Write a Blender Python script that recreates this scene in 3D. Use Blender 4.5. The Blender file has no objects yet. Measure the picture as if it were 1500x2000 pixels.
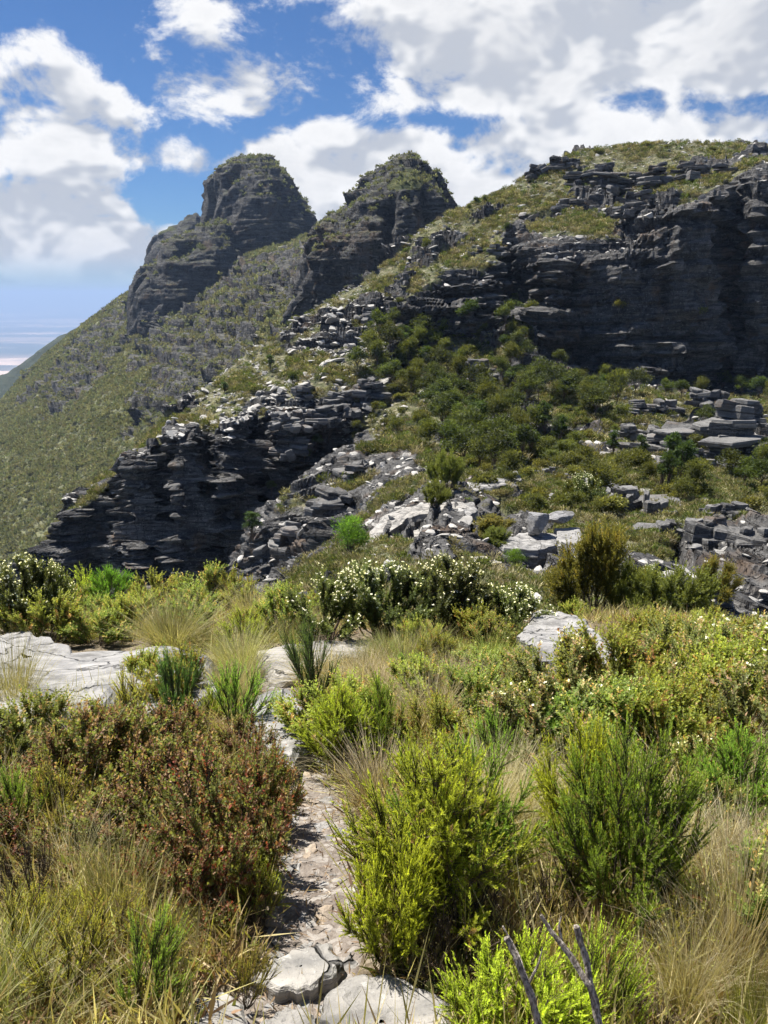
import bpy, math, random
import numpy as np
from mathutils import Vector, Matrix

R = math.radians
SC = bpy.context.scene
COL = SC.collection
rng = np.random.default_rng(7)
random.seed(7)

# ------------------------------------------------------------------ camera
PITCH = R(-15.8)
FOC = 1500.0                     # focal length in pixels of the 1500 x 2000 photograph
cam_d = bpy.data.cameras.new('camera')
cam_d.sensor_fit = 'VERTICAL'
cam_d.sensor_height = 34.6
cam_d.lens = 34.6 * FOC / 2000.0
cam_d.clip_start = 0.05
cam_d.clip_end = 300000
cam = bpy.data.objects.new('camera', cam_d)
COL.objects.link(cam)
cam.location = (0, 0, 0)         # the eye is the origin; the ground under it lies 1.9 m below
cam.rotation_euler = (R(90) + PITCH, 0, 0)
SC.camera = cam
CP, SP = math.cos(PITCH), math.sin(PITCH)

def ray(x, y):
    u = (x - 750.0) / FOC; v = (1000.0 - y) / FOC
    return np.array([u, CP - SP * v, SP + CP * v])

def at(x, y, Y):                 # a point Y metres north of the eye, seen at this place of the photograph
    d = ray(x, y)
    return d * (Y / d[1])

def proj(p):                     # world points -> photograph coordinates
    p = np.asarray(p)
    zc = p[..., 1] * CP + p[..., 2] * SP
    yc = -p[..., 1] * SP + p[..., 2] * CP
    zc = np.where(np.abs(zc) < 1e-6, 1e-6, zc)
    return 750 + FOC * p[..., 0] / zc, 1000 - FOC * yc / zc, zc

# ------------------------------------------------------------------ sun, sky, exposure
SUN_EL, SUN_AZ = R(63), R(-52)   # azimuth from north (+Y), negative = to the west (left)
sun_dir = Vector((math.sin(SUN_AZ) * math.cos(SUN_EL), math.cos(SUN_AZ) * math.cos(SUN_EL), math.sin(SUN_EL)))
sd = bpy.data.lights.new('sun', 'SUN')
sd.energy = 5.0; sd.angle = R(0.53); sd.color = (1.0, 0.95, 0.87)
sun = bpy.data.objects.new('sun', sd); COL.objects.link(sun)
sun.rotation_euler = sun_dir.to_track_quat('Z', 'Y').to_euler()

SC.view_settings.view_transform = 'Standard'
SC.view_settings.look = 'None'
SC.view_settings.exposure = 1.05
SC.view_settings.gamma = 1.0
SC.view_settings.use_curve_mapping = False
SC.cycles.max_bounces = 4
SC.cycles.diffuse_bounces = 2
SC.cycles.glossy_bounces = 2
SC.cycles.transmission_bounces = 3
SC.cycles.transparent_max_bounces = 8
SC.cycles.volume_bounces = 0
SC.cycles.use_denoising = True
SC.cycles.use_adaptive_sampling = True
SC.cycles.adaptive_threshold = 0.03

world = bpy.data.worlds.new('World'); SC.world = world
world.use_nodes = True
class NT:
    """small helper to write node trees"""
    def __init__(s, tree): s.t = tree; s.t.nodes.clear()
    def n(s, typ, **kw):
        nd = s.t.nodes.new(typ)
        ins = kw.pop('ins', {})
        for k, v in kw.items(): setattr(nd, k, v)
        for k, v in ins.items(): s.set(nd, k, v)
        return nd
    def set(s, nd, k, v):
        sock = nd.inputs[k]
        if isinstance(v, bpy.types.NodeSocket): s.t.links.new(v, sock)
        elif isinstance(v, bpy.types.Node): s.t.links.new(v.outputs[0], sock)
        else: sock.default_value = v
    def m(s, op, a, b=None, c=None, clamp=False):
        nd = s.n('ShaderNodeMath', operation=op, use_clamp=clamp)
        for i, v in enumerate((a, b, c)):
            if v is not None: s.set(nd, i, v)
        return nd.outputs[0]
    def vm(s, op, a, b=None, scale=None):
        nd = s.n('ShaderNodeVectorMath', operation=op)
        s.set(nd, 0, a)
        if b is not None: s.set(nd, 1, b)
        if scale is not None: s.set(nd, 'Scale', scale)
        return nd.outputs['Value'] if op in ('DOT_PRODUCT', 'LENGTH', 'DISTANCE') else nd.outputs[0]
    def noise(s, vec, scale, detail=4, rough=0.55, dist=0.0, dim='3D'):
        nd = s.n('ShaderNodeTexNoise', noise_dimensions=dim)
        s.set(nd, 'Vector', vec); s.set(nd, 'Scale', scale); s.set(nd, 'Detail', detail)
        s.set(nd, 'Roughness', rough); s.set(nd, 'Distortion', dist)
        return nd.outputs['Fac']
    def rng(s, v, a, b, c=0.0, d=1.0, smooth=True):
        nd = s.n('ShaderNodeMapRange', interpolation_type='SMOOTHSTEP' if smooth else 'LINEAR')
        for k, x in zip(('Value', 'From Min', 'From Max', 'To Min', 'To Max'), (v, a, b, c, d)): s.set(nd, k, x)
        return nd.outputs[0]
    def mix(s, f, a, b, mode='MIX'):
        nd = s.n('ShaderNodeMix', data_type='RGBA', blend_type=mode)
        s.set(nd, 0, f)
        s.set(nd, 6, a if not isinstance(a, tuple) else (*a, 1)[:4]); s.set(nd, 7, b if not isinstance(b, tuple) else (*b, 1)[:4])
        return nd.outputs[2]
    def ramp(s, f, stops):
        nd = s.n('ShaderNodeValToRGB')
        e = nd.color_ramp.elements
        while len(e) < len(stops): e.new(0.5)
        for el, (p, c) in zip(e, stops): el.position = p; el.color = (*c, 1)
        s.set(nd, 0, f)
        return nd.outputs[0]

def build_sky():
    w = NT(world.node_tree)
    sky = w.n('ShaderNodeTexSky', sky_type='NISHITA', sun_disc=False)
    sky.sun_elevation = SUN_EL; sky.sun_rotation = SUN_AZ
    sky.altitude = 900; sky.air_density = 1.0; sky.dust_density = 0.3; sky.ozone_density = 3.0
    tc = w.n('ShaderNodeTexCoord')
    d = w.vm('NORMALIZE', tc.outputs['Generated'])

    # the cloud field: broken cumulus, its bigger heaps where they stand in the photograph
    grp = bpy.data.node_groups.new('cloud_field', 'ShaderNodeTree')
    grp.interface.new_socket('dir', in_out='INPUT', socket_type='NodeSocketVector')
    grp.interface.new_socket('density', in_out='OUTPUT', socket_type='NodeSocketFloat')
    g = NT(grp)
    gi = g.n('NodeGroupInput'); go = g.n('NodeGroupOutput')
    gd = gi.outputs[0]
    sep = g.n('ShaderNodeSeparateXYZ', ins={0: gd})
    el = g.m('ADD', g.m('MAXIMUM', sep.outputs[2], 0.0), 0.22)
    pl = g.n('ShaderNodeCombineXYZ')
    g.set(pl, 0, g.m('DIVIDE', sep.outputs[0], el)); g.set(pl, 1, g.m('DIVIDE', sep.outputs[1], el))
    g.set(pl, 2, g.m('MULTIPLY', sep.outputs[2], 2.0))
    n1 = g.noise(pl.outputs[0], 1.5, 1, 0.5)
    fl = g.n('ShaderNodeMapping'); g.set(fl, 'Vector', gd); fl.inputs['Scale'].default_value = (1, 1, 1.55)
    n2 = g.noise(fl.outputs[0], 9.0, 8, 0.64, 0.25)
    blobs = [  # x, y, half-width, half-height (photo px), weight
        (1230, 80, 600, 180, 0.46), (960, 20, 420, 130, 0.34), (1120, 180, 320, 60, 0.26), (1500, 120, 300, 90, 0.30),
        (470, 185, 230, 90, 0.27), (560, 115, 90, 70, 0.12), (60, 165, 190, 55, 0.22), (170, 235, 230, 85, 0.26),
        (60, 330, 330, 100, 0.22), (330, 315, 260, 70, 0.30), (80, 425, 360, 80, 0.38), (180, 495, 480, 75, 0.50), (650, 320, 270, 90, 0.40),
        (1010, 300, 270, 100, 0.32), (1260, 265, 260, 70, 0.24), (1480, 270, 190, 75, 0.28), (600, 400, 200, 60, 0.32), (860, 350, 260, 75, 0.34),
        (445, 30, 110, 40, 0.20), (120, 125, 60, 40, 0.14), (640, 215, 70, 45, 0.16), (815, 175, 60, 45, 0.2), (360, 430, 110, 50, 0.24),
        (330, 385, 75, 45, -0.30), (420, 265, 90, 35, -0.14), (1380, 195, 200, 30, -0.20), (720, 190, 90, 50, -0.10), (860, 232, 130, 25, -0.12), (560, 30, 110, 60, -0.12),
    ]
    acc = None
    for (x, y, hw, hh, wt) in blobs:
        c = ray(x, y); c = c / np.linalg.norm(c)
        ex = ray(x + 10, y); ex = ex / np.linalg.norm(ex) - c; ex -= c * (ex @ c); ex /= np.linalg.norm(ex)
        ey = np.cross(c, ex)
        mp = g.n('ShaderNodeMapping', vector_type='TEXTURE'); g.set(mp, 'Vector', gd)
        mp.inputs['Location'].default_value = tuple(c); mp.inputs['Scale'].default_value = (hw / FOC, hh / FOC, 0.4)
        mp.inputs['Rotation'].default_value = Matrix((ex, ey, c)).transposed().to_euler()
        r2 = g.vm('DOT_PRODUCT', mp.outputs[0], mp.outputs[0])
        s = g.m('MULTIPLY', g.m('POWER', g.m('SUBTRACT', 1.0, g.m('MULTIPLY', r2, 0.55), clamp=True), 1.5), wt)
        acc = s if acc is None else (g.m('SMOOTH_MAX', acc, s, 0.06) if wt > 0 else g.m('ADD', acc, s))
    dens = g.m('MULTIPLY_ADD', n1, 0.24, g.m('MULTIPLY', n2, 1.25))
    dens = g.m('ADD', g.m('SUBTRACT', dens, 0.868), acc)
    g.set(go, 0, dens)

    def field(v):
        q = w.n('ShaderNodeGroup'); q.node_tree = grp
        w.set(q, 0, v); return q.outputs[0]
    d0 = field(d)
    up = w.vm('NORMALIZE', w.vm('ADD', d, (-0.010, 0.0, 0.034)))
    fw = []
    for q_ in (d, up):
        mp_ = w.n('ShaderNodeMapping'); w.set(mp_, 'Vector', q_); mp_.inputs['Scale'].default_value = (1, 1, 1.55); fw.append(w.noise(mp_.outputs[0], 9.0, 3, 0.64, 0.25))
    nz0, nz1 = fw
    cover = w.rng(d0, -0.035, 0.15)
    thick = w.rng(d0, 0.10, 0.48)
    lit = w.rng(w.m('SUBTRACT', nz0, nz1), -0.09, 0.09)
    colr = w.mix(lit, (0.56, 0.60, 0.68), (1.02, 1.02, 1.03))
    colr = w.mix(w.m('MULTIPLY', thick, 0.45), colr, (0.64, 0.66, 0.71))
    sep = w.n('ShaderNodeSeparateXYZ', ins={0: d})
    low = w.rng(sep.outputs[2], 0.0, 0.05)
    cover = w.m('MULTIPLY', cover, low)
    b1 = w.n('ShaderNodeBackground'); w.set(b1, 'Color', w.mix(1.0, sky.outputs[0], (0.50, 0.72, 1.0), 'MULTIPLY')); w.set(b1, 'Strength', 0.046)
    b2 = w.n('ShaderNodeBackground'); w.set(b2, 'Color', colr); w.set(b2, 'Strength', 0.475)
    mx = w.n('ShaderNodeMixShader'); w.set(mx, 0, cover); w.set(mx, 1, b1); w.set(mx, 2, b2)
    out = w.n('ShaderNodeOutputWorld'); w.set(out, 0, mx)
    world.cycles.sampling_method = 'MANUAL'; world.cycles.sample_map_resolution = 512
build_sky()

# ------------------------------------------------------------------ numpy noise
def _h(ix, iy, iz, seed):
    n = ix.astype(np.uint32) * np.uint32(374761393) + iy.astype(np.uint32) * np.uint32(668265263) + iz.astype(np.uint32) * np.uint32(2246822519) + np.uint32(seed * 7919 + 13)
    n = (n ^ (n >> np.uint32(13))) * np.uint32(1274126177)
    n = (n ^ (n >> np.uint32(15))) * np.uint32(2654435761)
    return (n ^ (n >> np.uint32(16))).astype(np.float64) / 4294967295.0

def vn(x, y, z, seed=0):         # value noise, 0..1
    xi = np.floor(x); yi = np.floor(y); zi = np.floor(z)
    fx = x - xi; fy = y - yi; fz = z - zi
    fx = fx * fx * (3 - 2 * fx); fy = fy * fy * (3 - 2 * fy); fz = fz * fz * (3 - 2 * fz)
    xi = xi.astype(np.int64); yi = yi.astype(np.int64); zi = zi.astype(np.int64)
    r = 0
    for a in (0, 1):
        wx = fx if a else 1 - fx
        for b in (0, 1):
            wy = fy if b else 1 - fy
            for c in (0, 1):
                wz = fz if c else 1 - fz
                r = r + wx * wy * wz * _h(xi + a, yi + b, zi + c, seed)
    return r

def fbm(p, scale, octaves=4, seed=0, gain=0.5):
    s = 0; amp = 1; tot = 0; f = 1.0 / scale
    for o in range(octaves):
        s = s + amp * vn(p[:, 0] * f + 11.3 * o, p[:, 1] * f + 7.7 * o, p[:, 2] * f + 3.1 * o, seed + o)
        tot += amp; amp *= gain; f *= 2.03
    return s / tot

def sstep(v, a, b):
    t = np.clip((v - a) / (b - a), 0, 1)
    return t * t * (3 - 2 * t)

# ------------------------------------------------------------------ mesh helpers
def mesh_np(name, verts, faces, mat=None, attrs=None, smooth=False, cols=None):
    """verts (N,3); faces (M,3) or (M,4) array"""
    me = bpy.data.meshes.new(name)
    verts = np.asarray(verts, np.float32); faces = np.asarray(faces, np.int32)
    nv, (nf, k) = len(verts), faces.shape
    me.vertices.add(nv); me.vertices.foreach_set('co', verts.ravel())
    me.loops.add(nf * k); me.loops.foreach_set('vertex_index', faces.ravel())
    me.polygons.add(nf); me.polygons.foreach_set('loop_start', np.arange(0, nf * k, k, dtype=np.int32))
    me.update(calc_edges=True)
    me.polygons.foreach_set('use_smooth', np.full(nf, smooth))
    if attrs:
        for an, av in attrs.items():
            a = me.attributes.new(an, 'FLOAT', 'POINT'); a.data.foreach_set('value', np.asarray(av, np.float32))
    if cols is not None:
        a = me.attributes.new('col', 'FLOAT_COLOR', 'POINT')
        c4 = np.ones((nv, 4), np.float32); c4[:, :3] = cols
        a.data.foreach_set('color', c4.ravel())
    if mat: me.materials.append(mat)
    return me

def link(name, me, parent=None, loc=None):
    o = bpy.data.objects.new(name, me); COL.objects.link(o)
    if parent: o.parent = parent
    if loc is not None: o.location = loc
    return o

def tag(o, label=None, cat=None, group=None, kind=None):
    if label: o['label'] = label
    if cat: o['category'] = cat
    if group: o['group'] = group
    if kind: o['kind'] = kind
    return o

def empty(name, loc=(0, 0, 0)):
    o = bpy.data.objects.new(name, None); COL.objects.link(o); o.location = loc
    o.empty_display_size = 0.1
    return o

def copy_tree(o, parent=None):
    c = o.copy(); COL.objects.link(c)
    if parent is not None: c.parent = parent
    for ch in o.children: copy_tree(ch, c)
    return c

def hermite(P, t):
    """P (K, ...): smooth curve through keys, damped tangents; t in [0, K-1]"""
    K = len(P)
    i = np.clip(np.floor(t).astype(int), 0, K - 2); f = (t - i)
    T = np.zeros_like(P); T[1:-1] = (P[2:] - P[:-2]) * 0.32
    T[0] = (P[1] - P[0]) * 0.5; T[-1] = (P[-1] - P[-2]) * 0.5
    sh = (-1,) + (1,) * (P.ndim - 1)
    f = f.reshape(sh)
    return (2*f**3 - 3*f**2 + 1) * P[i] + (f**3 - 2*f**2 + f) * T[i] + (-2*f**3 + 3*f**2) * P[i+1] + (f**3 - f**2) * T[i+1]

def sheet(cols, step, rowmin=3):
    """loft a sheet through profile columns [(x, [(y, Y, rock), ...]), ...]; returns (nu, nv) points + rock"""
    K = len(cols[0][1])
    W = np.zeros((len(cols), K, 4)); PX = np.zeros((len(cols), K, 2))
    for i, (x, prof) in enumerate(cols):
        for k, q in enumerate(prof):
            y, Y = q[0], q[1]; rk = q[2] if len(q) > 2 else 0.3
            xx = q[3] if len(q) > 3 else x
            W[i, k, :3] = at(xx, y, Y); W[i, k, 3] = rk
            PX[i, k] = (xx, y)
    tu = [0.0]
    for i in range(len(cols) - 1):
        n = max(2, int(round(abs(cols[i+1][0] - cols[i][0]) / step)))
        tu += list(i + (np.arange(n) + 1) / n)
    tv = [0.0]
    for k in range(K - 1):
        dpx = np.abs(PX[:, k+1, 1] - PX[:, k, 1]).mean()
        dw = np.linalg.norm(W[:, k+1, :3] - W[:, k, :3], axis=1).mean() / (W[:, k, 1].mean() / FOC)
        n = max(rowmin, int(round(max(dpx, dw * 0.35) / step)))
        tv += list(k + (np.arange(n) + 1) / n)
    A = hermite(W, np.array(tu))                       # (nu, K, 4)
    B = hermite(np.swapaxes(A, 0, 1), np.array(tv))    # (nv, nu, 4)
    B = np.swapaxes(B, 0, 1)
    return B[..., :3], np.clip(B[..., 3], 0, 1)

def grid_normals(G):
    du = np.gradient(G, axis=0); dv = np.gradient(G, axis=1)
    n = np.cross(du, dv); n /= np.linalg.norm(n, axis=-1, keepdims=True) + 1e-9
    return n

def grid_faces(nu, nv):
    idx = np.arange(nu * nv).reshape(nu, nv)
    return np.stack([idx[:-1, :-1], idx[1:, :-1], idx[1:, 1:], idx[:-1, 1:]], -1).reshape(-1, 4)

def blur(A, k):
    for ax in (0, 1):
        for _ in range(k):
            P = np.pad(A, [(1, 1) if i == ax else (0, 0) for i in range(A.ndim)], mode='edge')
            sl = lambda a, b: tuple(slice(a, b) if i == ax else slice(None) for i in range(A.ndim))
            A = (P[sl(0, -2)] + 2 * P[sl(1, -1)] + P[sl(2, None)]) / 4
    return A

def rockwork(G, rock, S=1.0, dip=(0.10, 0.05), seed=0, cliff=(0.42, 0.7), buttress=2.2, layers=((2.4, 1.25), (0.95, 0.75), (0.42, 0.34)), bump=0.3, outcrop=1.0, terr=1.1, cell=4.5, lat=1.0, pz=0.3, fiss=1.5, crag=1.0, patch=9.0, laymin=.15):
    """bedded rock: push the beds of a sheet in and out, break slopes into ledges; returns displaced points and rock mask"""
    nu, nv = G.shape[:2]
    N = grid_normals(blur(G, 4))
    P = G.reshape(-1, 3); Nf = N.reshape(-1, 3); rk = rock.reshape(-1)
    flip = np.where((Nf[:, 1:2] * -1 + Nf[:, 2:3] * 0.8) < 0, -1, 1); Nf = Nf * flip
    steep = 1 - np.abs(Nf[:, 2])
    big = fbm(P, 14 * S, 3, seed + 1)
    m_cliff = sstep(steep + (big - 0.5) * 0.3 + (rk - 0.4) * 0.35, *cliff)
    pat = fbm(P, patch * S, 4, seed + 5)
    m_out = sstep(pat + (rk - 0.5) * 0.62, 0.50, 0.60) * outcrop
    m = np.clip(np.maximum(m_cliff, m_out), 0, 1)
    wx = fbm(P, 3.0 * S, 3, seed + 9) - 0.5; wy = fbm(P, 3.0 * S, 3, seed + 12) - 0.5
    zt = P[:, 2] + dip[0] * P[:, 0] + dip[1] * P[:, 1] + (fbm(P, 7 * S, 2, seed + 20) - 0.5) * 1.6 * S
    cx = np.floor((P[:, 0] + wx * 3 * S) / (cell * S)); cy = np.floor((P[:, 1] + wy * 3 * S + 0.6 * P[:, 0]) / (cell * S))
    ph = _h(cx.astype(np.int64), cy.astype(np.int64), np.zeros(len(P), np.int64), seed + 3)
    D = np.zeros(len(P)); lay = laymin + 1.25 * sstep(fbm(P, 11 * S, 2, seed + 90), 0.32, 0.66)
    for j, (th, amp) in enumerate(layers):
        t = zt / (th * S) + ph * pz * (1.0 if j else 0.35) + j * 0.37
        li = np.floor(t); fr = t - li
        ll = S * lat * (9.0, 5.0, 3.0)[j]
        o = vn((P[:, 0] + wx * 2) / ll, (P[:, 1] + wy * 2) / ll, li * 17.31, seed + 30 + j) - 0.45
        o = np.sign(o) * np.abs(o) ** 0.8
        edge = -0.85 * (np.clip(1 - fr / 0.2, 0, 1) + np.clip((fr - 0.88) / 0.12, 0, 1) * 0.5)
        D += amp * S * (o * 1.5 + edge) * lay
    D += buttress * S * (big - 0.5) * 2.0 * m_cliff
    vert = fbm(np.stack([P[:, 0] + P[:, 1] * .3, P[:, 1], P[:, 2] * 0.22], 1), 4.0 * S, 3, seed + 50)
    D -= fiss * S * sstep(vert, 0.57, 0.70) * m_cliff
    cr_ = np.stack([P[:, 0] + P[:, 1] * .5, P[:, 1], P[:, 2] * 0.45], 1)
    rg = 1 - np.abs(2 * fbm(cr_, 6.5 * S, 4, seed + 61) - 1) * 3.2
    D += crag * S * (np.clip(rg, -.9, 1) - .2) * 1.5 * m_cliff
    blk = vn(cr_[:, 0] / (2.1 * S), cr_[:, 1] / (2.1 * S), np.floor(zt / (1.5 * S)) * 3.7, seed + 66)
    D += crag * S * .8 * (np.floor(blk * 3.99) / 3 - .5) * m_cliff
    horiz = Nf.copy(); horiz[:, 2] *= 0.35; horiz /= np.linalg.norm(horiz, axis=1, keepdims=True) + 1e-9
    dirn = Nf * (1 - m_cliff[:, None]) + horiz * m_cliff[:, None]
    Q = P + dirn * (D * m)[:, None]
    # slopes: break into treads and risers where rock comes through
    th = terr * S
    k = (Q[:, 2] + dip[0] * P[:, 0] + dip[1] * P[:, 1] + (fbm(P, 5 * S, 2, seed + 80) - .5) * 1.2 * S) / th + ph * (pz + .2)
    f = k - np.floor(k)
    st = np.floor(k) + sstep(f, 0.62, 0.94)
    mo = m_out * (1 - m_cliff)
    Q[:, 2] += (st - k) * th * mo * 0.9 + mo * 0.35 * S
    Q += Nf * ((fbm(P, 2.4 * S, 4, seed + 70) - 0.5) * bump * 2 * S)[:, None]
    return Q.reshape(nu, nv, 3), m.reshape(nu, nv), Nf.reshape(nu, nv, 3)
# ------------------------------------------------------------------ materials of the land
def new_mat(name):
    m = bpy.data.materials.new(name); m.use_nodes = True
    return m, NT(m.node_tree)

def finish(w, colour, rough=0.9, normal=None, spec=0.2, trans=None):
    p = w.n('ShaderNodeBsdfPrincipled')
    w.set(p, 'Base Color', colour if not isinstance(colour, tuple) else (*colour, 1)); w.set(p, 'Roughness', rough); w.set(p, 'Specular IOR Level', spec)
    if normal is not None: w.set(p, 'Normal', normal)
    o = w.n('ShaderNodeOutputMaterial'); w.set(o, 0, p)
    return p

def rock_colour(w, pos, S, dark=1.0):
    dark = dark * 0.72
    """grey bedded quartzite: beds, dark lichen, ochre and pale fresh faces"""
    st = w.n('ShaderNodeMapping'); w.set(st, 'Vector', pos); st.inputs['Scale'].default_value = (0.35, 0.35, 2.6)
    beds = w.noise(st.outputs[0], 0.9 / S, 6, 0.62, 0.3)
    blot = w.noise(pos, 0.55 / S, 6, 0.6)
    fine = w.noise(pos, 4.0 / S, 5, 0.65)
    c = w.ramp(beds, [(0.28, (0.040, 0.040, 0.042)), (0.45, (0.095, 0.093, 0.091)), (0.62, (0.175, 0.170, 0.163)), (0.80, (0.36, 0.35, 0.335))])
    c = w.mix(w.rng(blot, 0.50, 0.68), c, (0.050, 0.050, 0.052))
    c = w.mix(w.rng(fine, 0.54, 0.68, 0, 0.55), c, (0.36, 0.35, 0.335))
    och = w.noise(pos, 0.23 / S, 4, 0.6)
    c = w.mix(w.rng(och, 0.55, 0.68, 0, 0.6), c, (0.16, 0.105, 0.065))
    s2 = w.n('ShaderNodeMapping'); w.set(s2, 'Vector', pos); s2.inputs['Scale'].default_value = (0.16, 0.16, 1.9)
    lines = w.m('ABSOLUTE', w.m('SUBTRACT', w.noise(s2.outputs[0], 1.5 / S, 5, 0.6, 0.2), 0.5))
    crk = w.rng(lines, 0.0, 0.022, 1.0, 0.0)
    s3 = w.n('ShaderNodeMapping'); w.set(s3, 'Vector', pos); s3.inputs['Scale'].default_value = (1.0, 1.0, 0.22)
    jn = w.rng(w.m('ABSOLUTE', w.m('SUBTRACT', w.noise(s3.outputs[0], 0.55 / S, 4, 0.6, 0.3), 0.5)), 0.0, 0.014, 1.0, 0.0)
    crk = w.m('MAXIMUM', crk, w.m('MULTIPLY', jn, 0.8))
    c = w.mix(w.m('MULTIPLY', crk, 0.8), c, (0.018, 0.018, 0.019))
    if dark != 1.0: c = w.mix(1.0, c, (dark, dark, dark), 'MULTIPLY')
    h = w.m('SUBTRACT', w.m('ADD', w.m('MULTIPLY', beds, 0.8), w.m('MULTIPLY', fine, 0.35)), w.m('MULTIPLY', crk, 0.5))
    return c, h

def land_material(name, S, ground, dark=1.0, bumpd=0.25, vegflat=0.0):
    m, w = new_mat(name)
    g = w.n('ShaderNodeNewGeometry'); pos = g.outputs['Position']
    rc, rh = rock_colour(w, pos, S, dark)
    n1 = w.noise(pos, 0.16 / S, 4, 0.6); n2 = w.noise(pos, 1.3 / S, 5, 0.65); n3 = w.noise(pos, 0.6 / S, 3, 0.6)
    gc = w.mix(w.rng(n1, 0.38, 0.62), ground[0], ground[1])
    gc = w.mix(w.rng(n2, 0.48, 0.66), gc, ground[2])
    gc = w.mix(w.rng(n3, 0.56, 0.70, 0, 0.7), gc, ground[3])
    a = w.n('ShaderNodeAttribute', attribute_name='rock')
    mask = w.m('ADD', a.outputs['Fac'], w.m('MULTIPLY', w.m('SUBTRACT', n2, 0.5), 0.7))
    mask = w.rng(mask, 0.36, 0.56)
    if vegflat:
        sep = w.n('ShaderNodeSeparateXYZ', ins={0: g.outputs['Normal']})
        fl = w.m('ADD', sep.outputs[2], w.m('MULTIPLY', w.m('SUBTRACT', n2, 0.5), 0.9))
        fl = w.m('MULTIPLY', w.rng(fl, 0.55, 0.85), vegflat)
        mask = w.m('MULTIPLY', mask, w.m('SUBTRACT', 1.0, fl))
    c = w.mix(mask, gc, rc)
    b = w.n('ShaderNodeBump'); w.set(b, 'Strength', 0.9); w.set(b, 'Distance', bumpd * S); w.set(b, 'Height', w.m('ADD', rh, w.m('MULTIPLY', n2, 0.5)))
    finish(w, c, 0.92, b.outputs[0], 0.15)
    return m

SCRUB = [(0.125, 0.125, 0.062), (0.085, 0.093, 0.045), (0.24, 0.215, 0.15), (0.065, 0.073, 0.034)]
FARSCRUB = [(0.165, 0.172, 0.092), (0.14, 0.15, 0.082), (0.195, 0.192, 0.112), (0.115, 0.126, 0.07)]
M_HILL = land_material('hillside_rock_and_scrub', 1.0, SCRUB)
M_PEAK = land_material('peak_rock_and_scrub', 2.6, [(0.085, 0.092, 0.036), (0.065, 0.078, 0.03), (0.12, 0.115, 0.05), (0.05, 0.06, 0.026)], 0.85, 0.4, 0.32)
M_FAR = land_material('far_scrub', 3.0, FARSCRUB, 0.85, 0.4, 0.1)

SHEETS = {}
def land(name, cols, step, mat, rowmin=3, rw=None, smooth=True, wrap=True):
    G, rk = sheet(cols, step, rowmin)
    Q, m, N = rockwork(G, rk, **(rw or {}))
    nu, nv = Q.shape[:2]
    me = mesh_np(name, Q.reshape(-1, 3), grid_faces(nu, nv), mat, {'rock': m.reshape(-1)}, smooth)
    o = tag(link(name, me), kind='structure')
    SHEETS[name] = (Q.reshape(-1, 3), m.reshape(-1), N.reshape(-1, 3), (nu, nv))
    return o

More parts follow.
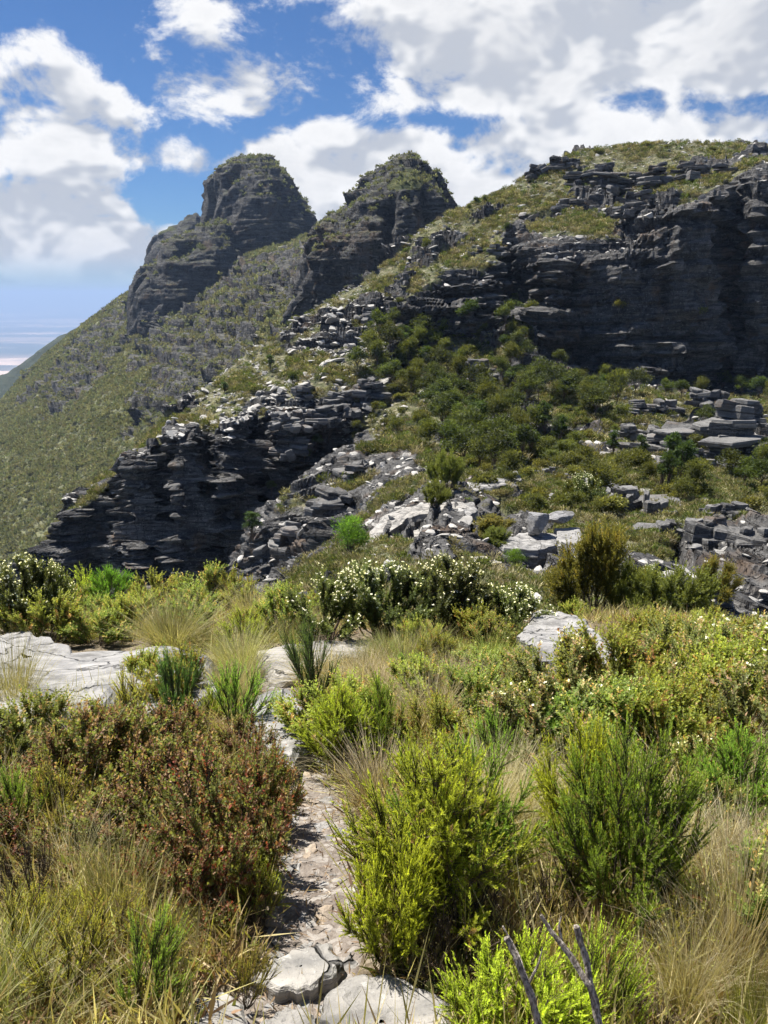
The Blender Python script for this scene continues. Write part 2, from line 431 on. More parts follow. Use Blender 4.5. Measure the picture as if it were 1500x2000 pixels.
# the hill across the saddle: gully, cliffs, slope, crag, plateau (rows from its foot up and over the skyline)
HILL = [
 # rows: hidden foot, cliff foot, cliff top, slope, slope or crag foot, crag, crag top, brow, skyline, behind
 (70, [(1300,86,0.6), (1160,88,0.6), (1110,90,0.6), (1108,92,0.4), (1106,94,0.3), (1104,96,0.3), (1102,98,0.3), (1100,100,0.3), (1098,103,0.3), (1180,125,0.3)]),
 (115, [(1300,84,0.6), (1120,86,0.6), (1045,88,0.6), (1040,90,0.4), (1037,92,0.3), (1034,94,0.3), (1031,96,0.3), (1028,98,0.3), (1025,101,0.3), (1110,125,0.3)]),
 (165, [(1300,82,0.6), (1125,84,0.6), (990,86.5,0.6), (985,89,0.4), (980,92,0.3), (976,94,0.3), (972,96,0.3), (968,98,0.3), (964,101,0.3), (1060,128,0.3)]),
 (215, [(1300,84,0.6), (1125,87,0.6), (955,90,0.6), (950,91,0.4), (945,93,0.3), (941,95,0.3), (937,97,0.3), (933,99,0.3), (930,102,0.3), (1010,130,0.3)]),
 (235, [(1300,85.57,0.6), (1125,88.6,0.85), (955,90.97,0.55), (930,89.61,0.4), (925,91.29,0.3), (920.4,93.86,0.3), (915.9,96.43,0.3), (911.9,99,0.3), (908.9,102,0.3), (981.4,131.1,0.3)]),
 (255, [(1300,75.38,0.6), (1125,76.88,0.85), (910.2,81.88,0.9), (910.9,86.25,0.6), (905.8,90.12,0.312), (900.8,93.12,0.3), (896,96.12,0.3), (892,99.12,0.3), (888.9,102.1,0.3), (955,132.4,0.3)]),
 (285, [(1300,75.12,0.6), (1125,76.72,0.85), (901.8,81.53,0.9), (886.1,86.4,0.6), (880.2,90.88,0.388), (875.2,93.88,0.3), (872,96.88,0.3), (868,99.88,0.3), (864.1,102.9,0.3), (925,134.6,0.3)]),
 (310, [(1300,85.83,0.6), (1125,88.73,0.85), (938.7,90.93,0.55), (872,89.02,0.4), (863.3,91.67,0.42), (856,95,0.353), (850.3,98.33,0.353), (844.3,101.3,0.347), (839.3,104.7,0.347), (903.3,136.7,0.3)]),
 (335, [(1300,76.25,0.6), (1125,77.95,0.85), (865.5,82.55,0.9), (859.5,88.05,0.6), (847.5,92.5,0.445), (837.2,96.25,0.42), (828.2,100,0.42), (819.8,103,0.405), (813.5,106.8,0.405), (882.5,138.8,0.3)]),
 (370, [(1300,75.75,0.6), (1125,77.25,0.85), (869.5,82.25,0.9), (849,88.75,0.6), (832.2,93.75,0.46), (818.2,98,0.46), (805,102.2,0.46), (792.5,105.8,0.44), (783,110,0.44), (860,142.5,0.3)]),
 (395, [(1300,86.56,0.6), (1125,89.36,0.85), (930.9,91.76,0.55), (845.2,91.33,0.4), (825.1,94.69,0.46), (808.6,99.25,0.46), (792.5,103.8,0.46), (776.9,107.9,0.44), (764.2,112.5,0.44), (847.5,145.6,0.3)]),
 (415, [(1300,85.81,0.6), (1125,88.51,0.85), (914.4,91.11,0.55), (842.2,91.67,0.4), (819.3,95.44,0.46), (800.8,100.2,0.46), (782.5,105.1,0.46), (764.4,109.7,0.44), (749.2,114.5,0.44), (837.5,148.1,0.3)]),
 (440, [(1300,77.14,0.6), (1125,78.74,0.85), (858,83.54,0.9), (836.9,90.54,0.6), (810.7,96.29,0.46), (789.3,101.4,0.46), (768.3,106.6,0.46), (747.1,111.7,0.44), (730,117,0.44), (822.9,151.1,0.3)]),
 (475, [(1300,78.64,0.6), (1125,80.44,0.85), (863,84.84,0.9), (825.9,91.34,0.6), (795.7,97.29,0.46), (769.3,102.9,0.46), (744.8,108.6,0.46), (719.6,114.2,0.44), (702,120.5,0.44), (797.9,155.1,0.3)]),
 (500, [(1300,89.5,0.6), (1125,92.5,0.85), (926,94.5,0.55), (818,93.5,0.4), (785,98,0.46), (755,104,0.46), (728,110,0.46), (700,116,0.44), (682,123,0.44), (780,158,0.3)]),
 (522, [(1300,87.63,0.6), (1123,90.74,0.85), (893.4,92.83,0.55), (812.3,93.51,0.4), (777.1,98.31,0.46), (745.6,104.6,0.46), (716.7,110.9,0.46), (686.8,117.6,0.44), (666.3,125.2,0.44), (767.4,160.2,0.3)]),
 (545, [(1300,79.29,0.6), (1122,81.53,0.85), (844.7,85.69,0.9), (806.4,92.04,0.6), (768.9,98.64,0.46), (735.7,105.3,0.46), (704.9,111.9,0.46), (673,119.2,0.44), (649.9,127.5,0.44), (754.3,162.5,0.3)]),
 (580, [(1300,82.17,0.6), (1113,85.33,0.85), (860,88.5,0.9), (796.7,93.33,0.6), (755.8,99.17,0.46), (720.5,106.2,0.46), (687.3,113.5,0.46), (653.3,121.7,0.44), (627,131,0.44), (735,166.2,0.3)]),
 (610, [(1300,87.67,0.6), (1093,92.33,0.85), (878,94,0.9), (786.7,95.83,0.6), (743.3,99.67,0.46), (707,106.7,0.46), (673.3,115,0.46), (639.3,123.7,0.44), (612,134,0.44), (720,169.7,0.3)]),
 (635, [(1300,84.79,0.593), (1076,89.26,0.85), (861.1,92.74,0.9), (778.9,95.74,0.6), (734.1,100.1,0.46), (696.7,107.1,0.46), (662.3,116.1,0.46), (627.9,125.3,0.44), (599,136.4,0.44), (707.9,172.6,0.3)]),
 (700, [(1300,80,0.5), (1020,85,0.5), (850,93,0.6), (765,97,0.6), (722,101,0.46), (680,109,0.46), (640,118,0.46), (600,129,0.44), (560,142,0.44), (680,180,0.3)]),
 (760, [(1250,70,0.4), (960,76,0.42), (850,86,0.45), (775,96,0.45), (715,105,0.46), (665,113,0.46), (615,121,0.46), (560,131,0.44), (512,146,0.44), (640,188,0.3)]),
 (800, [(1150,56,0.4), (945,66,0.42), (850,83,0.45), (770,97,0.45), (700,111,0.46), (600,112.5,0.6), (540,121,0.5), (510,134,0.44), (472,150,0.44), (600,195,0.3)]),
 (870, [(1150,50,0.4), (940,63,0.42), (850,81,0.45), (765,97,0.45), (672,111,0.5), (555,112.5,0.85), (515,122,0.5), (470,136,0.44), (425,154,0.44), (560,200,0.3)]),
 (940, [(1150,50,0.4), (935,62,0.42), (850,80,0.45), (765,96,0.45), (668,111,0.6), (558,112.5,0.85), (500,123,0.5), (445,138,0.44), (397,158,0.44), (540,205,0.3)]),
 (985, [(1150,50,0.4), (935,62,0.42), (850,80,0.45), (765,96,0.45), (680,108,0.46), (585,122,0.6), (490,124,0.7), (430,139,0.44), (376,161,0.44), (520,208,0.3)]),
 (1030, [(1150,50,0.4), (935,62,0.42), (850,80,0.45), (770,95,0.45), (690,108,0.46), (560,122,0.8), (485,120,0.8), (415,140,0.44), (348,164,0.44), (500,212,0.3)]),
 (1080, [(1150,50,0.4), (932,62,0.42), (850,80,0.45), (772,95,0.45), (712,107.5,0.8), (560,111.5,0.9), (482,115.5,0.6), (405,140,0.44), (325,167,0.44), (480,215,0.3)]),
 (1150, [(1150,50,0.4), (930,62,0.42), (850,79,0.45), (775,94,0.45), (738,107.5,0.8), (580,111.5,0.9), (475,115.5,0.6), (385,142,0.44), (297,170,0.44), (460,218,0.3)]),
 (1220, [(1150,50,0.4), (930,62,0.42), (850,79,0.45), (780,94,0.45), (745,107.5,0.8), (570,111.5,0.9), (465,115.5,0.6), (375,143,0.44), (288,172,0.44), (450,220,0.3)]),
 (1290, [(1150,50,0.4), (930,62,0.42), (850,79,0.45), (785,94,0.45), (750,107.5,0.8), (560,111.5,0.9), (410,115.5,0.6), (345,143,0.44), (284,174,0.44), (440,222,0.3)]),
 (1360, [(1150,50,0.4), (930,62,0.42), (850,79,0.45), (785,94,0.45), (752,107.5,0.8), (550,111.5,0.9), (378,115.5,0.6), (325,144,0.44), (283,175,0.44), (440,222,0.3)]),
 (1425, [(1150,50,0.4), (930,62,0.42), (855,79,0.45), (788,94,0.45), (755,114,0.8), (550,118,0.9), (352,122,0.6), (318,146,0.44), (286,175,0.44), (440,222,0.3)]),
 (1475, [(1150,50,0.4), (930,62,0.42), (860,79,0.45), (792,94,0.45), (758,107.5,0.8), (545,111.5,0.9), (338,115.5,0.6), (312,144,0.44), (292,175,0.44), (440,222,0.3)]),
 (1560, [(1150,50,0.4), (930,62,0.42), (860,79,0.45), (795,94,0.45), (760,107.5,0.8), (540,111.5,0.9), (335,115.5,0.6), (312,142,0.44), (298,175,0.44), (440,222,0.3)]),
 (1720, [(1150,50,0.4), (930,62,0.42), (860,79,0.45), (795,94,0.45), (760,107.5,0.8), (540,111.5,0.9), (340,115.5,0.6), (318,140,0.44), (305,175,0.44), (440,222,0.3)]),
]
land('hill', HILL, 2.3, M_HILL, rw=dict(seed=3, dip=(-0.06, 0.03), layers=((2.6, 1.7), (1.0, 0.95), (0.45, 0.40)), buttress=3.0, fiss=2.2, terr=.85, crag=1.25, laymin=.4), smooth=False)

# the rocky spur below the saddle, between the gully and the near ridge
SPUR = [
 (470, [(1300,52,.95), (1150,58,.95), (1125,61,.95), (1105,63,.9), (1160,72,.85), (1300,78,.85)]),
 (530, [(1300,48,.95), (1140,56,.95), (1060,61,.95), (1005,65,.9), (1050,74,.85), (1250,80,.85)]),
 (590, [(1300,44,.95), (1130,53,.95), (1030,60,.95), (950,67,.9),  (990,76,.85),  (1200,82,.85)]),
 (650, [(1300,40,.95), (1120,50,.95), (1000,60,.95), (900,71,.9),  (930,79,.85),  (1100,84,.85)]),
 (720, [(1300,36,.95), (1110,46,.95), (980,58,.95),  (872,75,.85),  (880,82,.75),  (1000,86,.75)]),
 (790, [(1300,32,.95), (1090,42,.95), (970,56,.95),  (872,74,.9),  (870,82,.4),  (960,90,.4)]),
 (850, [(1300,30,.9), (1070,40,.9), (965,54,.9),  (905,68,.4),  (890,78,.3),  (960,88,.3)]),
 (910, [(1300,28,.85), (1060,38,.85), (980,50,.75),  (935,62,.3),  (930,72,.3),  (990,80,.3)]),
]
land('rock_spur', SPUR, 2.3, M_HILL, rw=dict(seed=17, dip=(-0.35, 0.05), layers=((1.6, .9), (.7, .55), (.33, .28)), cliff=(.22, .45), terr=.9, crag=1.2), smooth=False)

# the saddle: the ridge between the near brow and the hill
SADDLE = [
 (520,  [(1500,5.5,.2), (1330,11,.3), (1260,17,.4), (1200,24,.5), (1180,30,.6), (1180,38,.6), (1200,46,.6), (1230,54,.6)]),
 (600,  [(1500,5.5,.2), (1310,11,.2), (1200,17,.3), (1140,24,.5), (1110,30,.6), (1100,37,.6), (1110,46,.6), (1130,54,.6)]),
 (680,  [(1480,5.5,.2), (1300,11,.2), (1180,17,.2), (1110,24,.4), (1072,29,.5), (1050,37,.6), (1040,46,.6), (1040,56,.6)]),
 (760,  [(1480,5.5,.2), (1290,11,.2), (1165,17,.2), (1095,23,.3), (1050,29,.95), (1005,36,.85), (970,46,.4), (945,60,.4)]),
 (850,  [(1480,5.5,.2), (1285,11,.2), (1160,17,.2), (1090,23,.4), (1045,28,.95), (990,36,.7), (952,48,.4), (922,64,.3)]),
 (950,  [(1480,5.5,.2), (1285,11,.2), (1160,17,.2), (1098,23.5,.3), (1064,27.5,.9), (985,36,.6), (945,49,.3), (920,64,.3)]),
 (1050, [(1480,5.5,.2), (1285,11,.2), (1170,17,.2), (1122,23.5,.4), (1098,26.3,.8), (985,37,.5), (945,49,.3), (918,64,.2)]),
 (1150, [(1500,5.5,.2), (1300,11,.2), (1200,16,.2), (1120,22,.3), (1045,29,.3), (985,38,.4), (945,50,.3), (918,64,.2)]),
 (1250, [(1520,5.5,.2), (1330,10,.2), (1240,15,.3), (1140,21,.4), (1060,28,.3), (995,38,.3), (945,50,.2), (915,64,.2)]),
 (1350, [(1540,5.5,.2), (1370,10,.3), (1280,15,.6), (1170,20.5,.8), (1070,27,.6), (995,37,.3), (945,50,.2), (915,64,.2)]),
 (1450, [(1560,5.5,.2), (1420,10,.4), (1330,15,.9), (1200,20,.95), (1070,26,.8), (1000,37,.4), (945,50,.2), (915,64,.2)]),
 (1550, [(1600,5.5,.2), (1480,10,.4), (1390,15,.9), (1240,20,.95), (1080,26,.8), (1005,37,.4), (948,50,.2), (915,64,.2)]),
 (1680, [(1650,5.5,.2), (1540,10,.4), (1440,15,.9), (1290,20,.9), (1110,26,.7), (1010,37,.4), (950,50,.2), (915,64,.2)]),
]
land('saddle', SADDLE, 3.3, M_HILL, rw=dict(seed=29, S=0.5, dip=(0.38, 0.05), cliff=(0.55, 0.8), bump=0.3, terr=0.55, lat=2.2, pz=.1, cell=9, crag=.4), smooth=False)

# the middle peak
def peak(skyl, base, Y0, Ys, back, rk=.75, mids=3):
    cols = []
    xs = [s[0] for s in skyl]; x0, x1 = xs[0], xs[-1]
    for (x, ys) in skyl:
        yb = np.interp(x, [b[0] for b in base], [b[1] for b in base])
        t = (x - x0) / (x1 - x0); ed = abs(2 * t - 1) ** 2.5 * (Ys - Y0) * 1.0
        prof = [(yb + 60, Y0 + ed - 12, rk * .6)]
        for k in range(mids + 1):
            f = k / mids
            prof.append((yb + (ys - yb) * f ** 0.9, Y0 + ed * (1 - f * .5) + (Ys - Y0) * (f ** 3), rk))
        prof.append((ys + 25, Ys + ed + back * .4, rk * .7)); prof.append((ys + 160, Ys + ed + back, rk * .7))
        cols.append((x, prof))
    return cols
land('middle_peak', peak([(560,640),(585,560),(597,490),(612,462),(640,425),(680,404),(698,385),(712,365),(728,345),(750,324),(772,313),(800,309),(825,320),(850,345),(873,373),(890,400),(902,440),(915,520)],
     [(560,700),(600,600),(660,570),(720,540),(800,500),(870,470),(920,560)], 228, 250, 60), 1.9, M_PEAK,
     rw=dict(seed=41, S=2.0, dip=(-0.04, 0), cliff=(0.34, 0.55), buttress=1.8, bump=0.35, fiss=1.8, lat=.7, layers=((2.2, .45), (.9, .35), (.42, .25)), crag=.8))
# the far peak, its lower buttress and the shoulder behind
land('far_peak', peak([(392,500),(402,440),(405,405),(405,380),(411,352),(432,328),(462,311),(495,305),(530,312),(560,338),(586,378),(602,398),(617,422),(625,452),(635,520)],
     [(385,640),(430,570),(500,505),(560,495),(632,490)], 452, 486, 110, .8), 1.7, M_PEAK,
     rw=dict(seed=53, S=3.4, dip=(-0.03, 0), cliff=(0.3, 0.5), buttress=1.3, bump=0.35, fiss=1.9, lat=.7, layers=((2.4, .25), (.95, .2), (.42, .15)), crag=.55))
land('peak_buttress', peak([(255,660),(263,600),(270,558),(288,524),(318,513),(330,484),(350,464),(375,453),(400,440),(425,434),(452,444),(480,488)],
     [(255,680),(300,665),(360,650),(420,600),(480,560)], 430, 456, 90, .8), 1.8, M_PEAK,
     rw=dict(seed=59, S=3.0, dip=(-0.03, 0), cliff=(0.3, 0.5), buttress=1.9, bump=0.35, fiss=2.0, lat=.7, layers=((2.4, .25), (.95, .2), (.42, .15)), crag=.55))
land('far_shoulder', peak([(272,580),(280,514),(287,482),(305,458),(330,445),(350,437),(366,424),(384,420),(398,434),(425,490)],
     [(276,580),(430,560)], 640, 670, 120, .8), 2.0, M_PEAK, rw=dict(seed=61, S=4.0, cliff=(0.3, 0.5), buttress=.6, bump=0.2, crag=.3, fiss=.8, layers=((2.4, .2), (.95, .15), (.42, .1))))

# the long scrub slopes falling to the west
SLOPE = [
 (-260, [(1500,180,0.1), (1200,230,0.1), (1080,290,0.1), (1010,360,0.1), (985,440,0.1), (975,560,0.1), (1010,700,0.1)]),
 (-110, [(1500,180,0.1), (1150,230,0.1), (1020,290,0.1), (945,360,0.1), (905,450,0.1), (885,570,0.1), (930,720,0.1)]),
 (0, [(1500,180,0.1), (1120,230,0.1), (985,290,0.12), (885,365,0.15), (828,470,0.2), (790,590,0.15), (840,740,0.1)]),
 (70, [(1500,175,0.1), (1100,225,0.1), (955,290,0.12), (860,360,0.15), (778,470,0.5), (716,600,0.2), (780,760,0.1)]),
 (140, [(1500,170,0.1), (1080,220,0.1), (915,290,0.12), (812,375,0.2), (728,470,0.8), (655,600,0.25), (730,770,0.1)]),
 (205, [(1500,170,0.1), (1060,215,0.1), (885,275,0.15), (785,345,0.3), (690,470,0.75), (607,600,0.3), (690,770,0.1)]),
 (245, [(1500,168,0.1), (1040,212,0.32), (850,278,0.45), (745,360,0.43), (662,465,0.7), (578,600,0.35), (665,770,0.1)]),
 (285, [(1500,165,0.1), (1000,208,0.43), (825,268,0.62), (728,338,0.59), (648,440,0.75), (575,470,0.5), (650,600,0.1)]),
 (330, [(1500,165,0.1), (980,205,0.52), (805,258,0.75), (705,330,0.71), (640,410,0.71), (600,450,0.6), (650,560,0.1)]),
 (375, [(1500,162,0.1), (950,202,0.62), (785,262,0.88), (690,318,0.84), (620,405,0.84), (580,447,0.6), (635,550,0.1)]),
 (415, [(1500,160,0.1), (920,198,0.66), (755,246,0.95), (665,300,0.9), (596,378,0.9), (556,445,0.6), (612,540,0.1)]),
 (455, [(1450,160,0.1), (895,198,0.63), (735,252,0.9), (648,315,0.85), (572,392,0.85), (525,448,0.5), (585,540,0.1)]),
 (500, [(1400,160,0.1), (870,195,0.63), (705,240,0.8), (615,296,0.8), (545,368,0.8), (492,450,0.4), (555,540,0.1)]),
 (560, [(1300,160,0.1), (820,190,0.63), (670,230,0.9), (590,280,0.85), (530,350,0.85), (480,450,0.4), (540,540,0.1)]),
 (640, [(1200,160,0.1), (760,190,0.63), (630,222,0.9), (570,265,0.85), (510,330,0.85), (455,440,0.4), (540,540,0.1)]),
 (760, [(1100,160,0.1), (700,190,0.63), (600,222,0.9), (560,265,0.85), (510,330,0.85), (470,440,0.4), (540,540,0.1)]),
]
land('mountain_slope', SLOPE, 2.4, M_FAR, rw=dict(seed=71, S=2.6, cliff=(0.5, 0.75), bump=0.7, buttress=2.0, outcrop=1.0, fiss=1.2, terr=2.8, lat=.7, patch=11.0))

# a dark ridge far off and the plain with its paddocks
RIDGE = [(x_, [(980, 800, .1), (900, 1000, .1), (y_, 1200, .1), (y_ + 40, 1500, .1)]) for x_, y_ in ((-500, 800), (-150, 765), (0, 735), (60, 698), (110, 664), (200, 625), (320, 640))]
M_DARKFAR = land_material('dark_forest_ridge', 5.0, [(0.045, 0.055, 0.03), (0.038, 0.048, 0.028), (0.055, 0.062, 0.035), (0.03, 0.04, 0.024)])
land('far_ridge', RIDGE, 4, M_DARKFAR, rw=dict(seed=83, S=6, cliff=(0.8, 0.95), bump=0.5, outcrop=0.0))

PLAIN_Z = -760.0
def plain_material():
    m, w = new_mat('plain_paddocks')
    g = w.n('ShaderNodeNewGeometry'); pos = g.outputs['Position']
    mp = w.n('ShaderNodeMapping'); w.set(mp, 'Vector', pos); mp.inputs['Scale'].default_value = (0.00022, 0.00034, 0)
    v = w.n('ShaderNodeTexVoronoi', feature='F1', distance='CHEBYCHEV'); w.set(v, 'Vector', mp.outputs[0]); w.set(v, 'Scale', 2.6); w.set(v, 'Randomness', 0.85)
    sp = w.n('ShaderNodeSeparateColor', ins={0: v.outputs['Color']})
    c = w.ramp(sp.outputs[0], [(0.0, (0.09, 0.09, 0.05)), (0.30, (0.16, 0.13, 0.08)), (0.55, (0.62, 0.42, 0.28)), (0.9, (0.78, 0.56, 0.40))])
    n = w.noise(pos, 0.00021, 5, 0.6)
    c = w.mix(w.rng(n, 0.46, 0.58), c, (0.055, 0.068, 0.042))
    finish(w, c, 0.95)
    return m
a = np.linspace(0, 2 * np.pi, 97)[:-1]
rr = [0, 1500, 4000, 9000, 20000, 40000, 75000]
V = [(0, 0, PLAIN_Z)]; F = []
for r_ in rr[1:]: V += [(r_ * math.cos(t), r_ * math.sin(t), PLAIN_Z) for t in a]
pm = bpy.data.meshes.new('plain')
for i in range(96): F.append((0, 1 + i, 1 + (i + 1) % 96))
for k in range(len(rr) - 2):
    for i in range(96):
        p0 = 1 + k * 96 + i; p1 = 1 + k * 96 + (i + 1) % 96
        F.append((p0, p0 + 96, p1 + 96, p1))
pm.from_pydata(V, [], F); pm.materials.append(plain_material())
tag(link('plain', pm), kind='structure')
# ------------------------------------------------------------------ the near ridge top
def zg(X, Y):
    X = np.asarray(X, float); Y = np.asarray(Y, float)
    z = -1.495 - 0.25 * Y
    z = z - 0.085 * np.maximum(0, Y - 7.2) ** 2 * (1 + 0.25 * sstep(-X, 0, 4))
    z = z - 0.07 * np.maximum(0, X - 1.6 - 0.12 * Y) ** 2
    p = np.stack([X.ravel(), Y.ravel(), np.zeros(X.size)], 1)
    n = (fbm(p, 1.3, 3, 101) - 0.5) * 0.16 + (fbm(p, 0.25, 3, 105) - 0.5) * 0.05
    return z + n.reshape(X.shape)

def ghit(x, y, h=0.0):
    """where a line of sight meets the near ground (raised by h)"""
    d = ray(x, y); d = d / d[1]
    Ys = np.linspace(0.6, 16, 800)
    g = zg(Ys * d[0], Ys) + h - Ys * d[2]
    k = int(np.argmax(g > 0)) if (g > 0).any() else len(Ys) - 1
    if k > 0:
        t = g[k - 1] / (g[k - 1] - g[k]); Yh = Ys[k - 1] + t * (Ys[k] - Ys[k - 1])
    else: Yh = Ys[0]
    return np.array([d[0] * Yh, Yh, d[2] * Yh])

PATH_PX = [(500, 2080), (560, 1960), (605, 1850), (618, 1760), (622, 1660), (610, 1570), (585, 1500), (550, 1430), (540, 1360), (545, 1310), (560, 1275), (640, 1262), (720, 1250)]
PATH = np.array([ghit(x, y) for x, y in PATH_PX])
PATHD = hermite(PATH, np.linspace(0, len(PATH) - 1, 240))
def path_dist(X, Y):
    d = np.full(np.shape(X), 1e9)
    for q in PATHD: d = np.minimum(d, (X - q[0]) ** 2 + (Y - q[1]) ** 2)
    return np.sqrt(d)

def soil_material(name, cols, scale, bump=0.02):
    m, w = new_mat(name)
    g = w.n('ShaderNodeNewGeometry'); pos = g.outputs['Position']
    n1 = w.noise(pos, 3.0 * scale, 5, 0.6); n2 = w.noise(pos, 22.0 * scale, 5, 0.7); n3 = w.noise(pos, 70 * scale, 3, 0.6)
    v = w.n('ShaderNodeTexVoronoi', feature='F1'); w.set(v, 'Vector', pos); w.set(v, 'Scale', 48 * scale)
    sp = w.n('ShaderNodeSeparateColor', ins={0: v.outputs['Color']})
    c = w.mix(w.rng(n1, 0.35, 0.65), cols[0], cols[1])
    c = w.mix(w.rng(n2, 0.45, 0.65), c, cols[2])
    c = w.mix(w.rng(sp.outputs[0], 0.62, 0.9, 0, 0.8), c, cols[3])
    b = w.n('ShaderNodeBump'); w.set(b, 'Strength', 0.9); w.set(b, 'Distance', bump)
    w.set(b, 'Height', w.m('ADD', n2, w.m('MULTIPLY', n3, 0.4)))
    finish(w, c, 0.95, b.outputs[0], 0.1)
    return m
M_SOIL = soil_material('leaf_litter_soil', [(0.085, 0.066, 0.045), (0.14, 0.115, 0.08), (0.20, 0.165, 0.115), (0.26, 0.22, 0.165)], 1.0)
M_DIRT = soil_material('path_dirt', [(0.19, 0.162, 0.138), (0.245, 0.215, 0.188), (0.135, 0.112, 0.094), (0.33, 0.305, 0.278)], 1.0)

xs = np.linspace(-8.5, 10, 290); ys = np.concatenate([np.linspace(-2.5, 1, 30)[:-1], np.linspace(1, 13.5, 250)])
GX, GY = np.meshgrid(xs, ys, indexing='ij')
GZ = zg(GX, GY) - 0.05 * sstep(0.3 - path_dist(GX, GY), 0, 0.2)
me = mesh_np('ground', np.stack([GX, GY, GZ], -1).reshape(-1, 3), grid_faces(*GX.shape), M_SOIL, smooth=True)
tag(link('ground', me), kind='structure')

# the trail: a strip of trodden dirt with ragged edges
nl, nw = 240, 15
tang = np.gradient(PATHD, axis=0); tang[:, 2] = 0; tang /= np.linalg.norm(tang, axis=1, keepdims=True)
side = np.stack([tang[:, 1], -tang[:, 0], np.zeros(nl)], 1)
wL = 0.175 + 0.09 * (fbm(PATHD * 1.0, 0.3, 3, 131) - 0.3); wR = 0.175 + 0.09 * (fbm(PATHD * 1.0, 0.3, 3, 137) - 0.3)
PG = np.zeros((nl, nw, 3))
for j in range(nw):
    s = j / (nw - 1) * 2 - 1
    off = np.where(s < 0, s * wL, s * wR)
    q = PATHD + side * off[:, None]
    q[:, 2] = zg(q[:, 0], q[:, 1]) - 0.05 * sstep(0.3 - path_dist(q[:, 0], q[:, 1]), 0, 0.2) + 0.012 - 0.03 * abs(s) ** 6
    PG[:, j] = q
path = tag(link('path', mesh_np('path', PG.reshape(-1, 3), grid_faces(nl, nw), M_DIRT, smooth=True)), kind='structure')

# ------------------------------------------------------------------ rock
def stone_material(name, tint=(1, 1, 1), lichen=0.5, lam=1.0):
    m, w = new_mat(name)
    t = w.n('ShaderNodeTexCoord'); g = w.n('ShaderNodeNewGeometry'); oi = w.n('ShaderNodeObjectInfo')
    pos = w.vm('ADD', g.outputs['Position'], w.vm('SCALE', oi.outputs['Location'], scale=0.37))
    mp = w.n('ShaderNodeMapping'); w.set(mp, 'Vector', pos); mp.inputs['Scale'].default_value = (0.6, 1.0, 5.0); mp.inputs['Rotation'].default_value = (0.2, 0.15, 0.5)
    beds = w.noise(mp.outputs[0], 5.0 * lam, 6, 0.6, 0.4)
    n1 = w.noise(pos, 2.6, 6, 0.65); n2 = w.noise(pos, 14, 5, 0.7); n3 = w.noise(pos, 60, 3, 0.6)
    c = w.ramp(beds, [(0.3, (0.165 * tint[0], 0.165 * tint[1], 0.165 * tint[2])), (0.5, (0.275 * tint[0], 0.268 * tint[1], 0.258 * tint[2])), (0.72, (0.385 * tint[0], 0.375 * tint[1], 0.36 * tint[2]))])
    c = w.mix(w.rng(n1, 0.48, 0.64, 0, 0.8), c, (0.12, 0.116, 0.11))
    c = w.mix(w.rng(n2, 0.56, 0.68, 0, lichen), c, (0.44, 0.435, 0.41))
    c = w.mix(w.rng(n3, 0.58, 0.7, 0, 0.5), c, (0.09, 0.09, 0.09))
    cr = w.n('ShaderNodeTexVoronoi', feature='DISTANCE_TO_EDGE'); w.set(cr, 'Vector', w.vm('ADD', pos, w.vm('SCALE', w.n('ShaderNodeTexNoise', ins={'Vector': pos, 'Scale': 3.0, 'Detail': 4.0}).outputs['Color'], scale=0.5))); w.set(cr, 'Scale', 1.7)
    crack = w.rng(cr.outputs['Distance'], 0.0, 0.018, 1.0, 0.0)
    c = w.mix(w.m('MULTIPLY', crack, 0.7), c, (0.05, 0.05, 0.05))
    b = w.n('ShaderNodeBump'); w.set(b, 'Strength', 1.0); w.set(b, 'Distance', 0.03)
    w.set(b, 'Height', w.m('SUBTRACT', w.m('ADD', w.m('MULTIPLY', beds, 1.2), w.m('MULTIPLY', n2, 0.5)), crack))
    finish(w, c, 0.85, b.outputs[0], 0.25)
    return m
M_STONE = stone_material('grey_quartzite')
M_TAN = stone_material('tan_quartzite', (1.35, 1.12, 0.88), 0.3)
M_PALE = stone_material('pale_quartzite', (1.12, 1.09, 1.04), 0.7)
M_DARKROCK = stone_material('dark_bedded_quartzite', (0.85, 0.86, 0.9), 0.3, 1.6)

